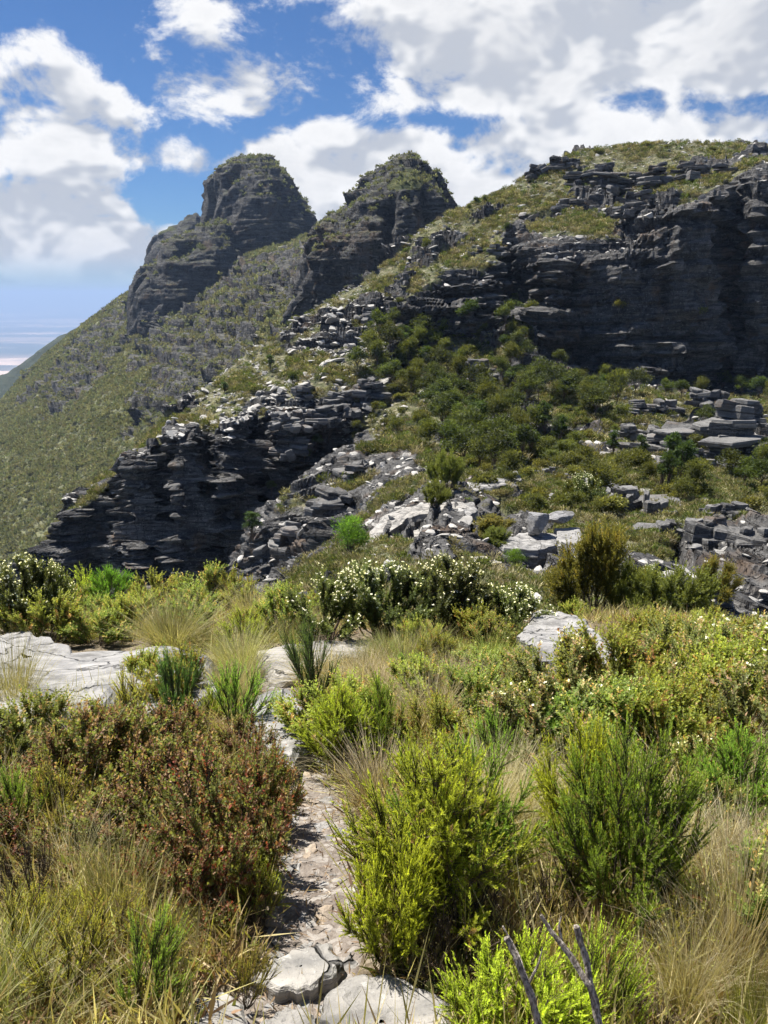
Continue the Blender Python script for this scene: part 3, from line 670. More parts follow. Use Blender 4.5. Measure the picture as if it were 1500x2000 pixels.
def slab_mesh(name, outline, tops, bottoms, seed, mat, na=84, nr=16, relief=0.05, ledge=0.035, edge=0.06):
    """a flat rock from its outline (xy polygon): tops / bottoms = heights at the outline points"""
    outline = np.asarray(outline, float); n = len(outline)
    cl = np.vstack([outline, outline[:1]]); tl = np.append(tops, tops[0]); bl = np.append(bottoms, bottoms[0])
    seg = np.linalg.norm(np.diff(cl, axis=0), axis=1); s = np.insert(np.cumsum(seg), 0, 0)
    t = np.linspace(0, s[-1], na, endpoint=False)
    ox = np.interp(t, s, cl[:, 0]); oy = np.interp(t, s, cl[:, 1]); oz = np.interp(t, s, tl); ob = np.interp(t, s, bl)
    size = math.sqrt(np.ptp(ox) * np.ptp(oy))
    c = np.array([ox.mean(), oy.mean(), oz.mean()])
    jit = (fbm(np.stack([ox, oy, oz * 0], 1), size * 0.14, 3, seed) - 0.5) * size * 0.16
    dx, dy = ox - c[0], oy - c[1]; L = np.hypot(dx, dy) + 1e-6
    ox = ox + dx / L * jit; oy = oy + dy / L * jit
    V = []
    for r in np.linspace(0.02, 1, nr):
        rr_ = r ** 0.85
        x = c[0] + (ox - c[0]) * rr_; y = c[1] + (oy - c[1]) * rr_; z = c[2] + (oz - c[2]) * rr_
        p = np.stack([x, y, z], 1)
        h = (fbm(p, size * 0.4, 4, seed + 2) - 0.5) * relief * size
        k = (h + 0.08 * size * (fbm(p * [1, 1, 0], size * 0.5, 2, seed + 5) - 0.5)) / max(ledge * size * 0.5, 1e-4)
        f = k - np.floor(k)
        h = h + (np.floor(k) + sstep(f, 0.8, 1.0) - k) * ledge * size * 0.35
        h = h - edge * size * sstep(r, 0.8, 1.0) ** 2
        p[:, 2] += h
        V.append(p)
    last = V[-1]
    for k in range(1, 7):
        f = k / 6
        p = last.copy(); p[:, 2] = last[:, 2] + (ob - last[:, 2]) * f
        lay = _h(np.full(na, k), (np.arange(na) // 7), np.zeros(na, int), seed) - 0.5
        o = lay * size * 0.05 + 0.02 * size * math.sin(f * 3.1)
        p[:, 0] += dx / L * o; p[:, 1] += dy / L * o
        V.append(p)
    nrr = len(V); V = np.stack(V)                      # (rings, na, 3)
    idx = np.arange(nrr * na).reshape(nrr, na)
    nx = np.roll(idx, -1, axis=1)
    F = np.stack([idx[:-1], idx[1:], nx[1:], nx[:-1]], -1).reshape(-1, 4)
    return mesh_np(name, V.reshape(-1, 3), F, mat, smooth=False)

def ground_slab(name, px, h, seed, mat, label, group=None, bury=0.25, **kw):
    pts = np.array([ghit(x, y, h) for x, y in px])
    A = np.c_[pts[:, :2], np.ones(len(pts))]
    co, *_ = np.linalg.lstsq(A, pts[:, 2], rcond=None)
    tops = 0.6 * (A @ co) + 0.4 * pts[:, 2]
    c = pts.mean(0)
    me = slab_mesh(name, pts[:, :2] - c[:2], tops - c[2], pts[:, 2] - h - bury - c[2], seed, mat, **kw)
    o = link(name, me, loc=c)
    return tag(o, label, 'rock', group)

ground_slab('flat_rock', [(-120,1195),(0,1213),(60,1222),(110,1252),(165,1266),(230,1252),(330,1256),(428,1270),(425,1300),(330,1335),(240,1350),(195,1375),(120,1405),(-120,1440)], 0.20, 201, M_STONE,
            'long pale grey cracked rock slab across the ridge at the left edge', relief=0.07, ledge=0.03, na=130, nr=26)
ground_slab('flat_rock', [(488,1268),(540,1254),(600,1250),(730,1246),(737,1272),(650,1288),(590,1312),(520,1312)], 0.09, 207, M_PALE,
            'flat pale rock step where the path crosses the ridge', relief=0.07, ledge=.05)
ground_slab('flat_rock', [(482,1405),(500,1348),(560,1334),(592,1362),(588,1410),(604,1448),(572,1485),(520,1478),(468,1455)], 0.10, 211, M_STONE,
            'smooth grey rock in the middle of the narrow path', relief=0.05)
ground_slab('flat_rock', [(598,1990),(640,1932),(680,1902),(740,1892),(785,1902),(885,1952),(900,2070),(600,2090)], 0.06, 223, M_PALE,
            'big pale lichen-spotted rock at the bottom end of the path', relief=0.05)
ground_slab('flat_rock', [(365,1948),(440,1928),(470,1948),(488,2010),(470,2070),(345,2070)], 0.03, 227, M_PALE,
            'squarish pale rock at the bottom edge beside the trail', relief=0.03)
ground_slab('flat_rock', [(490,1905),(570,1852),(645,1838),(668,1878),(610,1932),(545,1930)], 0.015, 229, M_PALE,
            'thin grey slab lying across the path near the big pale rock', relief=0.03)
ground_slab('flat_rock', [(500,2000),(560,1958),(600,1968),(625,2010),(600,2080),(490,2080)], 0.025, 230, M_PALE,
            'pale slab at the bottom edge between two larger rocks', relief=0.03)
ground_slab('flat_rock', [(1020,1235),(1040,1195),(1085,1178),(1130,1203),(1190,1238),(1222,1268),(1150,1290),(1060,1278)], 0.26, 233, M_STONE,
            'tilted grey striated rock slab behind the flowering bushes', relief=0.05, ledge=0.06, bury=0.6, edge=0.03)
ground_slab('flat_rock', [(512,1168),(545,1142),(605,1143),(612,1172),(560,1198),(522,1195)], 0.16, 239, M_PALE,
            'rounded pale rock beyond the grass tussocks on the brow', bury=0.4, edge=.12)
ground_slab('flat_rock', [(240,1385),(330,1345),(420,1320),(430,1345),(330,1400)], 0.12, 241, M_STONE,
            'grey ledge of rock half hidden behind green heath bushes', relief=0.05)

# flakes of stone trodden into the path
def flake_mesh(seed, n=9, mat=None):
    r_ = np.random.default_rng(seed)
    a = np.sort(r_.uniform(0, 2 * np.pi, n)); rad = r_.uniform(0.32, 0.55, n)
    x, y = rad * np.cos(a), rad * np.sin(a) * 0.8
    th = 0.16
    top = np.stack([x * 0.86, y * 0.86, np.full(n, th) + r_.uniform(-.03, .03, n)], 1); mid = np.stack([x, y, np.full(n, th * .6)], 1); bot = np.stack([x, y, np.full(n, -th)], 1)
    V = np.vstack([top, mid, bot, [[0, 0, th + 0.03]]])
    F = []
    for i in range(n):
        j = (i + 1) % n
        F += [(i, j, 3 * n), (n + i, n + j, j), (n + i, j, i), (2*n + i, 2*n + j, n + j), (2*n + i, n + j, n + i)]
    return mesh_np('flat_stone', V, np.array(F), mat)
FLAKES = [flake_mesh(300 + i, 8 + i % 4, (M_PALE, M_TAN, M_STONE)[i % 3]) for i in range(9)]
rs = np.random.default_rng(5)
for i in range(290):
    k = rs.integers(4, 185)
    q = PATHD[k] + side[k] * rs.uniform(-0.19, 0.19)
    s_ = 0.018 + 0.095 * rs.random() ** 2.4
    o = link('flat_stone', FLAKES[i % 9], path)
    o.location = (q[0], q[1], zg(q[0], q[1]) - 0.045 + s_ * 0.05)
    o.rotation_euler = (rs.normal(0, .12), rs.normal(0, .12), rs.uniform(0, 6.28)); o.scale = (s_, s_, s_ * rs.uniform(.35, .8))

# ------------------------------------------------------------------ plants: leaf, stem and flower materials
def leaf_material(name, trans=0.5, rough=0.5, var=0.25, gain=1.95, tt=(1.25, 1.2, 0.6)):
    m, w = new_mat(name)
    a = w.n('ShaderNodeAttribute', attribute_name='col'); oi = w.n('ShaderNodeObjectInfo')
    hs = w.n('ShaderNodeHueSaturation'); w.set(hs, 'Color', a.outputs['Color'])
    w.set(hs, 'Hue', w.rng(oi.outputs['Random'], 0, 1, 0.5 - 0.018, 0.5 + 0.012, False)); w.set(hs, 'Value', w.rng(oi.outputs['Random'], 0, 1, (1 - var) * gain, (1 + var * .6) * gain, False))
    p = w.n('ShaderNodeBsdfPrincipled'); w.set(p, 'Base Color', hs.outputs[0]); w.set(p, 'Roughness', rough); w.set(p, 'Specular IOR Level', 0.25)
    t = w.n('ShaderNodeBsdfTranslucent'); w.set(t, 'Color', w.mix(1.0, hs.outputs[0], tt, 'MULTIPLY'))
    mx = w.n('ShaderNodeMixShader'); w.set(mx, 0, trans); w.set(mx, 1, p); w.set(mx, 2, t)
    o = w.n('ShaderNodeOutputMaterial'); w.set(o, 0, mx)
    return m
M_LEAF = leaf_material('leaf'); M_COVER = leaf_material('distant_leaf', 0.4, 0.6, 0.3, 1.6, (1.15, 1.1, 0.7)); M_GRASS = leaf_material('grass_blade', 0.4, 0.55, 0.15); M_PETAL = leaf_material('petal', 0.3, 0.6, 0.05)
def bark_material(name, c0, c1, fine=90, dark=(0.05, 0.045, 0.04)):
    m, w = new_mat(name)
    g = w.n('ShaderNodeTexCoord'); mp = w.n('ShaderNodeMapping'); w.set(mp, 'Vector', g.outputs['Object']); mp.inputs['Scale'].default_value = (1, 1, 0.3)
    n = w.noise(mp.outputs[0], fine, 6, 0.7, 0.4); n2 = w.noise(g.outputs['Object'], fine * .25, 4, 0.65)
    c = w.mix(w.rng(n, 0.38, 0.62), c0, c1); c = w.mix(w.rng(n2, 0.5, 0.66, 0, 0.8), c, dark)
    b = w.n('ShaderNodeBump'); w.set(b, 'Strength', 1.0); w.set(b, 'Distance', 0.006); w.set(b, 'Height', n)
    finish(w, c, 0.95, b.outputs[0], 0.05); return m
M_BARK = bark_material('bark', (0.10, 0.075, 0.055), (0.19, 0.15, 0.115))
M_DEAD = bark_material('weathered_dead_wood', (0.13, 0.108, 0.088), (0.50, 0.445, 0.38), 170, (0.09, 0.075, 0.06))

def unit(v): return v / (np.linalg.norm(v, axis=-1, keepdims=True) + 1e-9)
def perp(d, r_):
    q = unit(np.cross(d, r_.normal(size=d.shape))); return q

def tubes(A, B, ra, rb, k=4):
    """tapered k-sided tubes for many segments at once"""
    d = unit(B - A); ref = np.where(np.abs(d[:, 2:3]) > 0.9, [[1.0, 0, 0]], [[0, 0, 1.0]])
    u = unit(np.cross(d, ref)); v = np.cross(d, u)
    n = len(A); an = np.arange(k) / k * 2 * np.pi
    ring = np.cos(an)[None, :, None] * u[:, None] + np.sin(an)[None, :, None] * v[:, None]
    V = np.concatenate([A[:, None] + ring * ra[:, None, None], B[:, None] + ring * rb[:, None, None]], 1).reshape(-1, 3)
    base = (np.arange(n) * 2 * k)[:, None]; i = np.arange(k); j = (i + 1) % k
    F = np.stack([base + i, base + j, base + k + j, base + k + i], -1).reshape(-1, 4)
    return V, F

def blades(base, direc, length, width, side_, fold=0.0, shape='diamond'):
    """one small leaf for each row"""
    tip = base + direc * length[:, None]
    mid = base + direc * (length * 0.5)[:, None]
    nrm = np.cross(direc, side_)
    a = mid + side_ * (width * .5)[:, None] + nrm * (fold * width)[:, None]; b = mid - side_ * (width * .5)[:, None] + nrm * (fold * width)[:, None]
    n = len(base)
    if shape == 'needle':
        V = np.stack([base + side_ * (width * .5)[:, None], tip, base - side_ * (width * .5)[:, None]], 1).reshape(-1, 3)
        return V, np.arange(3 * n).reshape(n, 3), 3
    V = np.stack([base, a, tip, b], 1).reshape(-1, 3)
    return V, np.arange(4 * n).reshape(n, 4), 4

def skeleton(r_, H, W, n_stem, n_twig, twig, upright=0.5, fill=0.35, dome=1.0, base_r=0.06):
    """stems rise from the base and fork; returns stem segments and twigs (start, direction, length)"""
    seg = []
    az = r_.uniform(0, 2*np.pi, n_stem); sp = r_.random(n_stem) ** 0.6
    b0 = np.stack([np.cos(az), np.sin(az), np.zeros(n_stem)], 1) * (base_r * W * r_.random(n_stem))[:, None]
    hz = np.sqrt(np.maximum(0.05, 1 - (sp * 0.92) ** 2)) ** dome
    top = np.stack([np.cos(az) * sp * W * .46, np.sin(az) * sp * W * .46, H * hz * r_.uniform(.72, .95, n_stem)], 1)
    ctrl = b0 + (top - b0) * 0.5 + np.stack([np.cos(az) * sp * W * .12 * (1 - upright), np.sin(az) * sp * W * .12 * (1 - upright), -0 * az], 1)
    ts = np.linspace(0, 1, 7)
    cur = np.stack([(1-t)**2 * b0 + 2*t*(1-t) * ctrl + t*t * top for t in ts], 1)      # (n,7,3)
    cur[:, 1:-1] += r_.normal(0, 0.015 * W, cur[:, 1:-1].shape)
    # twigs leave the stems
    si = r_.integers(0, n_stem, n_twig); tt = fill + (1 - fill) * r_.random(n_twig) ** 0.7
    f = tt * 5.999; i = f.astype(int); fr = (f - i)[:, None]
    S = cur[si, i] * (1 - fr) + cur[si, i + 1] * fr
    td = unit(cur[si, np.minimum(i + 1, 6)] - cur[si, i])
    out = unit(S * [1, 1, 0.0] + 1e-6)
    D = unit(td * (0.5 + upright) + r_.normal(0, 0.55, S.shape) + out * 0.35 + np.array([0, 0, 0.35 + upright]))
    L = twig * r_.uniform(0.55, 1.25, n_twig) * (0.7 + 0.5 * tt)
    return cur, S, D, L

def stems_mesh(name, cur, S, D, L, rad, r_, mat=None, twig_r=0.0016):
    n, k, _ = cur.shape
    A = cur[:, :-1].reshape(-1, 3); B = cur[:, 1:].reshape(-1, 3)
    ra = np.tile(np.linspace(1, .45, k)[:-1], n) * rad; rb = np.tile(np.linspace(1, .45, k)[1:], n) * rad
    V1, F1 = tubes(A, B, ra, rb, 4)
    V2, F2 = tubes(S, S + D * L[:, None] * .8, np.full(len(S), twig_r * 1.3), np.full(len(S), twig_r * .6), 3)
    # 3-sided tubes still give quads
    return mesh_np(name, np.vstack([V1, V2]), np.vstack([F1, F2 + len(V1)]), mat or M_BARK, smooth=True)

def foliage_mesh(name, r_, S, D, L, per, ll, lw, c_in, c_out, H, ang=0.8, shape='needle', tint=None, tint_p=0.0, start=0.12, jit=0.22, droop=0.0, mat=None, fold=0.12):
    T = len(S)
    s = np.tile(np.linspace(start, 1.0, per), T) + r_.normal(0, 0.03, T * per)
    St = np.repeat(S, per, 0); Dt = np.repeat(D, per, 0); Lt = np.repeat(L, per)
    pos = St + Dt * (Lt * s)[:, None]; pos[:, 2] -= droop * (Lt * s * s)
    q = perp(D, r_); q2 = np.cross(D, q)
    phi = np.tile(np.arange(per) * 2.39996, T) + np.repeat(r_.uniform(0, 6.28, T), per) + r_.normal(0, .3, T * per)
    pr = np.repeat(q, per, 0) * np.cos(phi)[:, None] + np.repeat(q2, per, 0) * np.sin(phi)[:, None]
    a = ang * (1.15 - 0.5 * s) + r_.normal(0, .12, T * per)
    dr = unit(Dt * np.cos(a)[:, None] + pr * np.sin(a)[:, None])
    sd_ = unit(np.cross(dr, pr) + 1e-6)
    ln = ll * r_.uniform(.7, 1.25, T * per) * np.where(s > .9, .75, 1.0); wd = lw * r_.uniform(.75, 1.25, T * per)
    V, F, k = blades(pos, dr, ln, wd, sd_, fold, shape)
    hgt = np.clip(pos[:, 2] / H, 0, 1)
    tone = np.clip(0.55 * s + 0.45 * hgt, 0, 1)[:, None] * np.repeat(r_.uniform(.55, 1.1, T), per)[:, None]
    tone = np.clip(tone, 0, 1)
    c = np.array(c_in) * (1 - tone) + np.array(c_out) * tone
    if tint:
        tw = np.repeat(r_.random(T) < tint_p, per) | (r_.random(T * per) < tint_p * .5)
        pick = np.array(tint)[r_.integers(0, len(tint), T * per)]
        c = np.where(tw[:, None], pick, c)
    c = c * r_.uniform(1 - jit, 1 + jit, (T * per, 1))
    return mesh_np(name, V, F, mat or M_LEAF, cols=np.repeat(c, k, 0))

def flowers_mesh(name, r_, P, size, n_pet, c=(0.80, 0.78, 0.68)):
    n = len(P)
    d = unit(r_.normal(size=(n * n_pet, 3)) + [0, -0.2, .7]); b = np.repeat(P, n_pet, 0)
    sd_ = perp(d, r_)
    V, F, k = blades(b, d, size * r_.uniform(.6, 1.2, len(b)), size * r_.uniform(.5, .9, len(b)), sd_, .1, 'diamond')
    col = np.array(c) * r_.uniform(.75, 1.1, (len(b), 1))
    return mesh_np(name, V, F, M_PETAL, cols=np.repeat(col, k, 0))

PROTO = {}
def proto(kind, name, w, h, parts):
    PROTO.setdefault(kind, []).append(dict(name=name, w=w, h=h, parts=parts))

def heath(kind, seed, W, H, ns, nt, tw, per, ll, lw, ci, co, up=0.7, tint=None, tp=0.0, ang=0.75, fill=0.3, rad=0.0045, name='heath_shrub', dome=1.0, flowers=None, shape='needle', jit=.22, droop=0.0, fcol=(0.80, 0.78, 0.68)):
    r_ = np.random.default_rng(seed)
    cur, S, D, L = skeleton(r_, H, W, ns, nt, tw, up, fill, dome)
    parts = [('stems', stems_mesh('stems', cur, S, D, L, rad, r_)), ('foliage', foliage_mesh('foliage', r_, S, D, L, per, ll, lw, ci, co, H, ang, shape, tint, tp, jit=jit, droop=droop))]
    if flowers:
        nf, fs, npet = flowers
        tips = (S + D * L[:, None]); o = np.argsort(-(tips[:, 2] + r_.normal(0, .25 * H, len(tips))))[:nf]
        parts.append(('flowers', flowers_mesh('flowers', r_, tips[o] + r_.normal(0, fs * .4, (len(o), 3)), fs, npet, fcol)))
    proto(kind, name, W, H, parts)

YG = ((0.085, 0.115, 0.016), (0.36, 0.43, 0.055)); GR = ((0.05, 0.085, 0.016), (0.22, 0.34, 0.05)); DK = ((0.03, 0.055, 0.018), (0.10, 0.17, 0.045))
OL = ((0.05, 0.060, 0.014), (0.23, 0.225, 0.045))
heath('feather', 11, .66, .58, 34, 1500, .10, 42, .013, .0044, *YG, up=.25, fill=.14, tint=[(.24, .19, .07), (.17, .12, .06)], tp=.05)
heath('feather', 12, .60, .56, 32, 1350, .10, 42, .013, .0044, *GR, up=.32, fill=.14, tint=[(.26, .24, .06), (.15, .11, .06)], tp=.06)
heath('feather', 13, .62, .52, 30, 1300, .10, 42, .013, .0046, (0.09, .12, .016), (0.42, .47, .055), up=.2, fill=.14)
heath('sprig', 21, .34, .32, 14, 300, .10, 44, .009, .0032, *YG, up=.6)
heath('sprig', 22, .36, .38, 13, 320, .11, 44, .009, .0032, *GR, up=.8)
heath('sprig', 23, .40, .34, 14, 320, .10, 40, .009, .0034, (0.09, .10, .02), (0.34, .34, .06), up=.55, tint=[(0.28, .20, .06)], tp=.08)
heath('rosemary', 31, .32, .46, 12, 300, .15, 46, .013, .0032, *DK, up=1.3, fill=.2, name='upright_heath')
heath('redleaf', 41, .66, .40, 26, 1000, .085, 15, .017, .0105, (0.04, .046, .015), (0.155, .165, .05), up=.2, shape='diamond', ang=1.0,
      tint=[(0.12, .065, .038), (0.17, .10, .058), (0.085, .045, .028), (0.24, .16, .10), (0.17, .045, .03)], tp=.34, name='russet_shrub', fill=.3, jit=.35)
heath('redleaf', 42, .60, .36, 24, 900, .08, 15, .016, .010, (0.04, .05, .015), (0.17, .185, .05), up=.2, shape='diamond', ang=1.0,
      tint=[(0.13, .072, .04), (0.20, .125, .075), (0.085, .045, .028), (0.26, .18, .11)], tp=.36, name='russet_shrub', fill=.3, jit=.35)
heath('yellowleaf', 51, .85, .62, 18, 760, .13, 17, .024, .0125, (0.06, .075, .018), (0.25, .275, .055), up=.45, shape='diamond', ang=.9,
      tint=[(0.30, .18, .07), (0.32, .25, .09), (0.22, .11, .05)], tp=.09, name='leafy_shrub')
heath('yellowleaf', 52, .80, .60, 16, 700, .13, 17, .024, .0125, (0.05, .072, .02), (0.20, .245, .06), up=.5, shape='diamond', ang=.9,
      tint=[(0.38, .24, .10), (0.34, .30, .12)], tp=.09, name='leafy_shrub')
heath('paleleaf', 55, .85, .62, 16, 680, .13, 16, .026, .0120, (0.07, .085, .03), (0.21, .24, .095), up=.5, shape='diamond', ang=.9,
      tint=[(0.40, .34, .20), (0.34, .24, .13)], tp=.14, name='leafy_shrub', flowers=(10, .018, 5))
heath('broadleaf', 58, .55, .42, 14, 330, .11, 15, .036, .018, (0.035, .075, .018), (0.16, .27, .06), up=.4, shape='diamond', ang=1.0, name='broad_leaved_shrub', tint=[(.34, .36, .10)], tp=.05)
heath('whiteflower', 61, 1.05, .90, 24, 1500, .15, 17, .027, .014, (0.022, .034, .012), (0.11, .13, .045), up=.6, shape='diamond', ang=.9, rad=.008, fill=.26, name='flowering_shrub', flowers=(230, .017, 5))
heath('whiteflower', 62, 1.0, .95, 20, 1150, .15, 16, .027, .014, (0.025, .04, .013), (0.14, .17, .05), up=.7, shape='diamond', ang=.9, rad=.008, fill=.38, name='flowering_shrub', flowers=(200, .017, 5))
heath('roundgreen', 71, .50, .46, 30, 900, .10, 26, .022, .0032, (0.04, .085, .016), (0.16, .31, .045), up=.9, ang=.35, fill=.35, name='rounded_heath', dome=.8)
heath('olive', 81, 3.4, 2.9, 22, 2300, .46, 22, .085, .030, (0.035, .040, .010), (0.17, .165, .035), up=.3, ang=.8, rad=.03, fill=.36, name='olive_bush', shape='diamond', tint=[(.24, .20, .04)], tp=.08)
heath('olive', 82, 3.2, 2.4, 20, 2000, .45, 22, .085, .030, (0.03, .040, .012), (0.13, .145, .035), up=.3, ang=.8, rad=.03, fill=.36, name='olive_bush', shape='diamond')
heath('deadtwig', 91, .40, .40, 22, 300, .12, 5, .007, .004, (0.10, .08, .06), (0.22, .17, .13), up=.7, name='dry_shrub', shape='diamond')

def tussock(kind, seed, n, Ln, spread, wd, c0, c1, c2, name='grass_tussock', droop=.5, br=.10, heads=0.0):
    r_ = np.random.default_rng(seed)
    az = r_.uniform(0, 2*np.pi, n); rr_ = br * np.sqrt(r_.random(n))
    B = np.stack([np.cos(az) * rr_, np.sin(az) * rr_, np.zeros(n)], 1)
    az2 = az + r_.normal(0, .5, n); tilt = np.abs(r_.normal(0, spread, n)) + spread * .3
    d = np.stack([np.cos(az2) * np.sin(tilt), np.sin(az2) * np.sin(tilt), np.cos(tilt)], 1)
    L = Ln * r_.uniform(.45, 1.1, n)
    k = 6; ts = np.linspace(0, 1, k)
    sdv = unit(np.cross(d, [0, 0, 1]) + r_.normal(0, .3, (n, 3)))
    V = np.zeros((n, k, 2, 3)); C = np.zeros((n, k, 2, 3))
    dr = droop * r_.uniform(.2, 1.3, n)
    mixc = r_.random((n, 1))
    for i, t in enumerate(ts):
        p = B + d * (L * t)[:, None] + np.stack([np.cos(az2), np.sin(az2), -1.2 * np.ones(n)], 1) * (dr * L * t ** 2.3 * .45)[:, None]
        wv = wd * (1 - .85 * t ** 1.5) * r_.uniform(.8, 1.2, n)
        V[:, i, 0] = p + sdv * wv[:, None] * .5; V[:, i, 1] = p - sdv * wv[:, None] * .5
        tip = np.where(mixc < .5, np.array(c1), np.array(c2))
        cc = np.array(c0) * (1 - t) + tip * t
        C[:, i, 0] = C[:, i, 1] = cc * r_.uniform(.75, 1.2, (n, 1))
    idx = np.arange(n * k * 2).reshape(n, k, 2)
    F = np.stack([idx[:, :-1, 0], idx[:, :-1, 1], idx[:, 1:, 1], idx[:, 1:, 0]], -1).reshape(-1, 4)
    me = mesh_np('blades', V.reshape(-1, 3), F, M_GRASS, cols=C.reshape(-1, 3), smooth=True)
    proto(kind, name, Ln * 1.25, Ln * .85, [('blades', me)])
TAN, STRAW, OLV = (0.25, .21, .135), (0.34, .305, .215), (0.12, .122, .045)
tussock('drygrass', 111, 900, .55, .45, .0034, (0.17, .15, .06), TAN, STRAW)
tussock('drygrass', 112, 800, .60, .38, .0034, (0.20, .18, .08), STRAW, TAN, droop=.7)
tussock('greygrass', 113, 1000, .55, .40, .0032, (0.13, .13, .055), (0.30, .27, .15), (0.22, .22, .09), droop=.35)
tussock('greengrass', 114, 700, .42, .35, .0036, (0.10, .13, .03), OLV, (0.22, .235, .07), droop=.4)
tussock('mixgrass', 115, 480, .50, .42, .0034, (0.12, .13, .04), OLV, TAN, droop=.6)
tussock('greengrass', 116, 700, .36, .35, .0040, (0.10, .15, .03), (0.22, .28, .05), (0.20, .24, .06), droop=.4)
tussock('longgrass', 117, 260, .75, .55, .0034, (0.18, .17, .08), STRAW, TAN, droop=1.0)

def put(kind, v, loc, w, h, label, group=None, cat='shrub', rot=None, first={}):
    P = PROTO[kind][v % len(PROTO[kind])]
    o = empty(P['name'], loc)
    fo = None
    for pn, me in P['parts']:
        c = link(pn, me, fo if pn == 'flowers' and fo else o)
        if pn == 'foliage': fo = c
        if pn in ('flowers', 'foliage', 'blades', 'crown', 'stems'): c['kind'] = 'stuff'
    sx = w / P['w']; o.scale = (sx, sx, h / P['h'])
    tl = .13 if w < 1.3 else .04
    o.rotation_euler = (random.gauss(0, tl), random.gauss(0, tl), random.uniform(0, 6.28) if rot is None else rot)
    return tag(o, label, cat, group)

def plant(kind, v, x, y, wpx, hpx, label, group=None, cat='shrub', sink=0.02, Y=None):
    """stand a plant with its foot at this place of the near ground"""
    p = ghit(x, y) if Y is None else at(x, y, Y)
    zc = p[1] * CP + p[2] * SP
    dep = math.atan2(-p[2], math.hypot(p[0], p[1]))
    w = wpx * zc / FOC; h = hpx * zc / FOC / max(.5, math.cos(dep + PITCH) * 1.0) / max(.6, math.cos(dep) * 1.1)
    return put(kind, v, (p[0], p[1], p[2] - sink), w, h, label, group, cat)
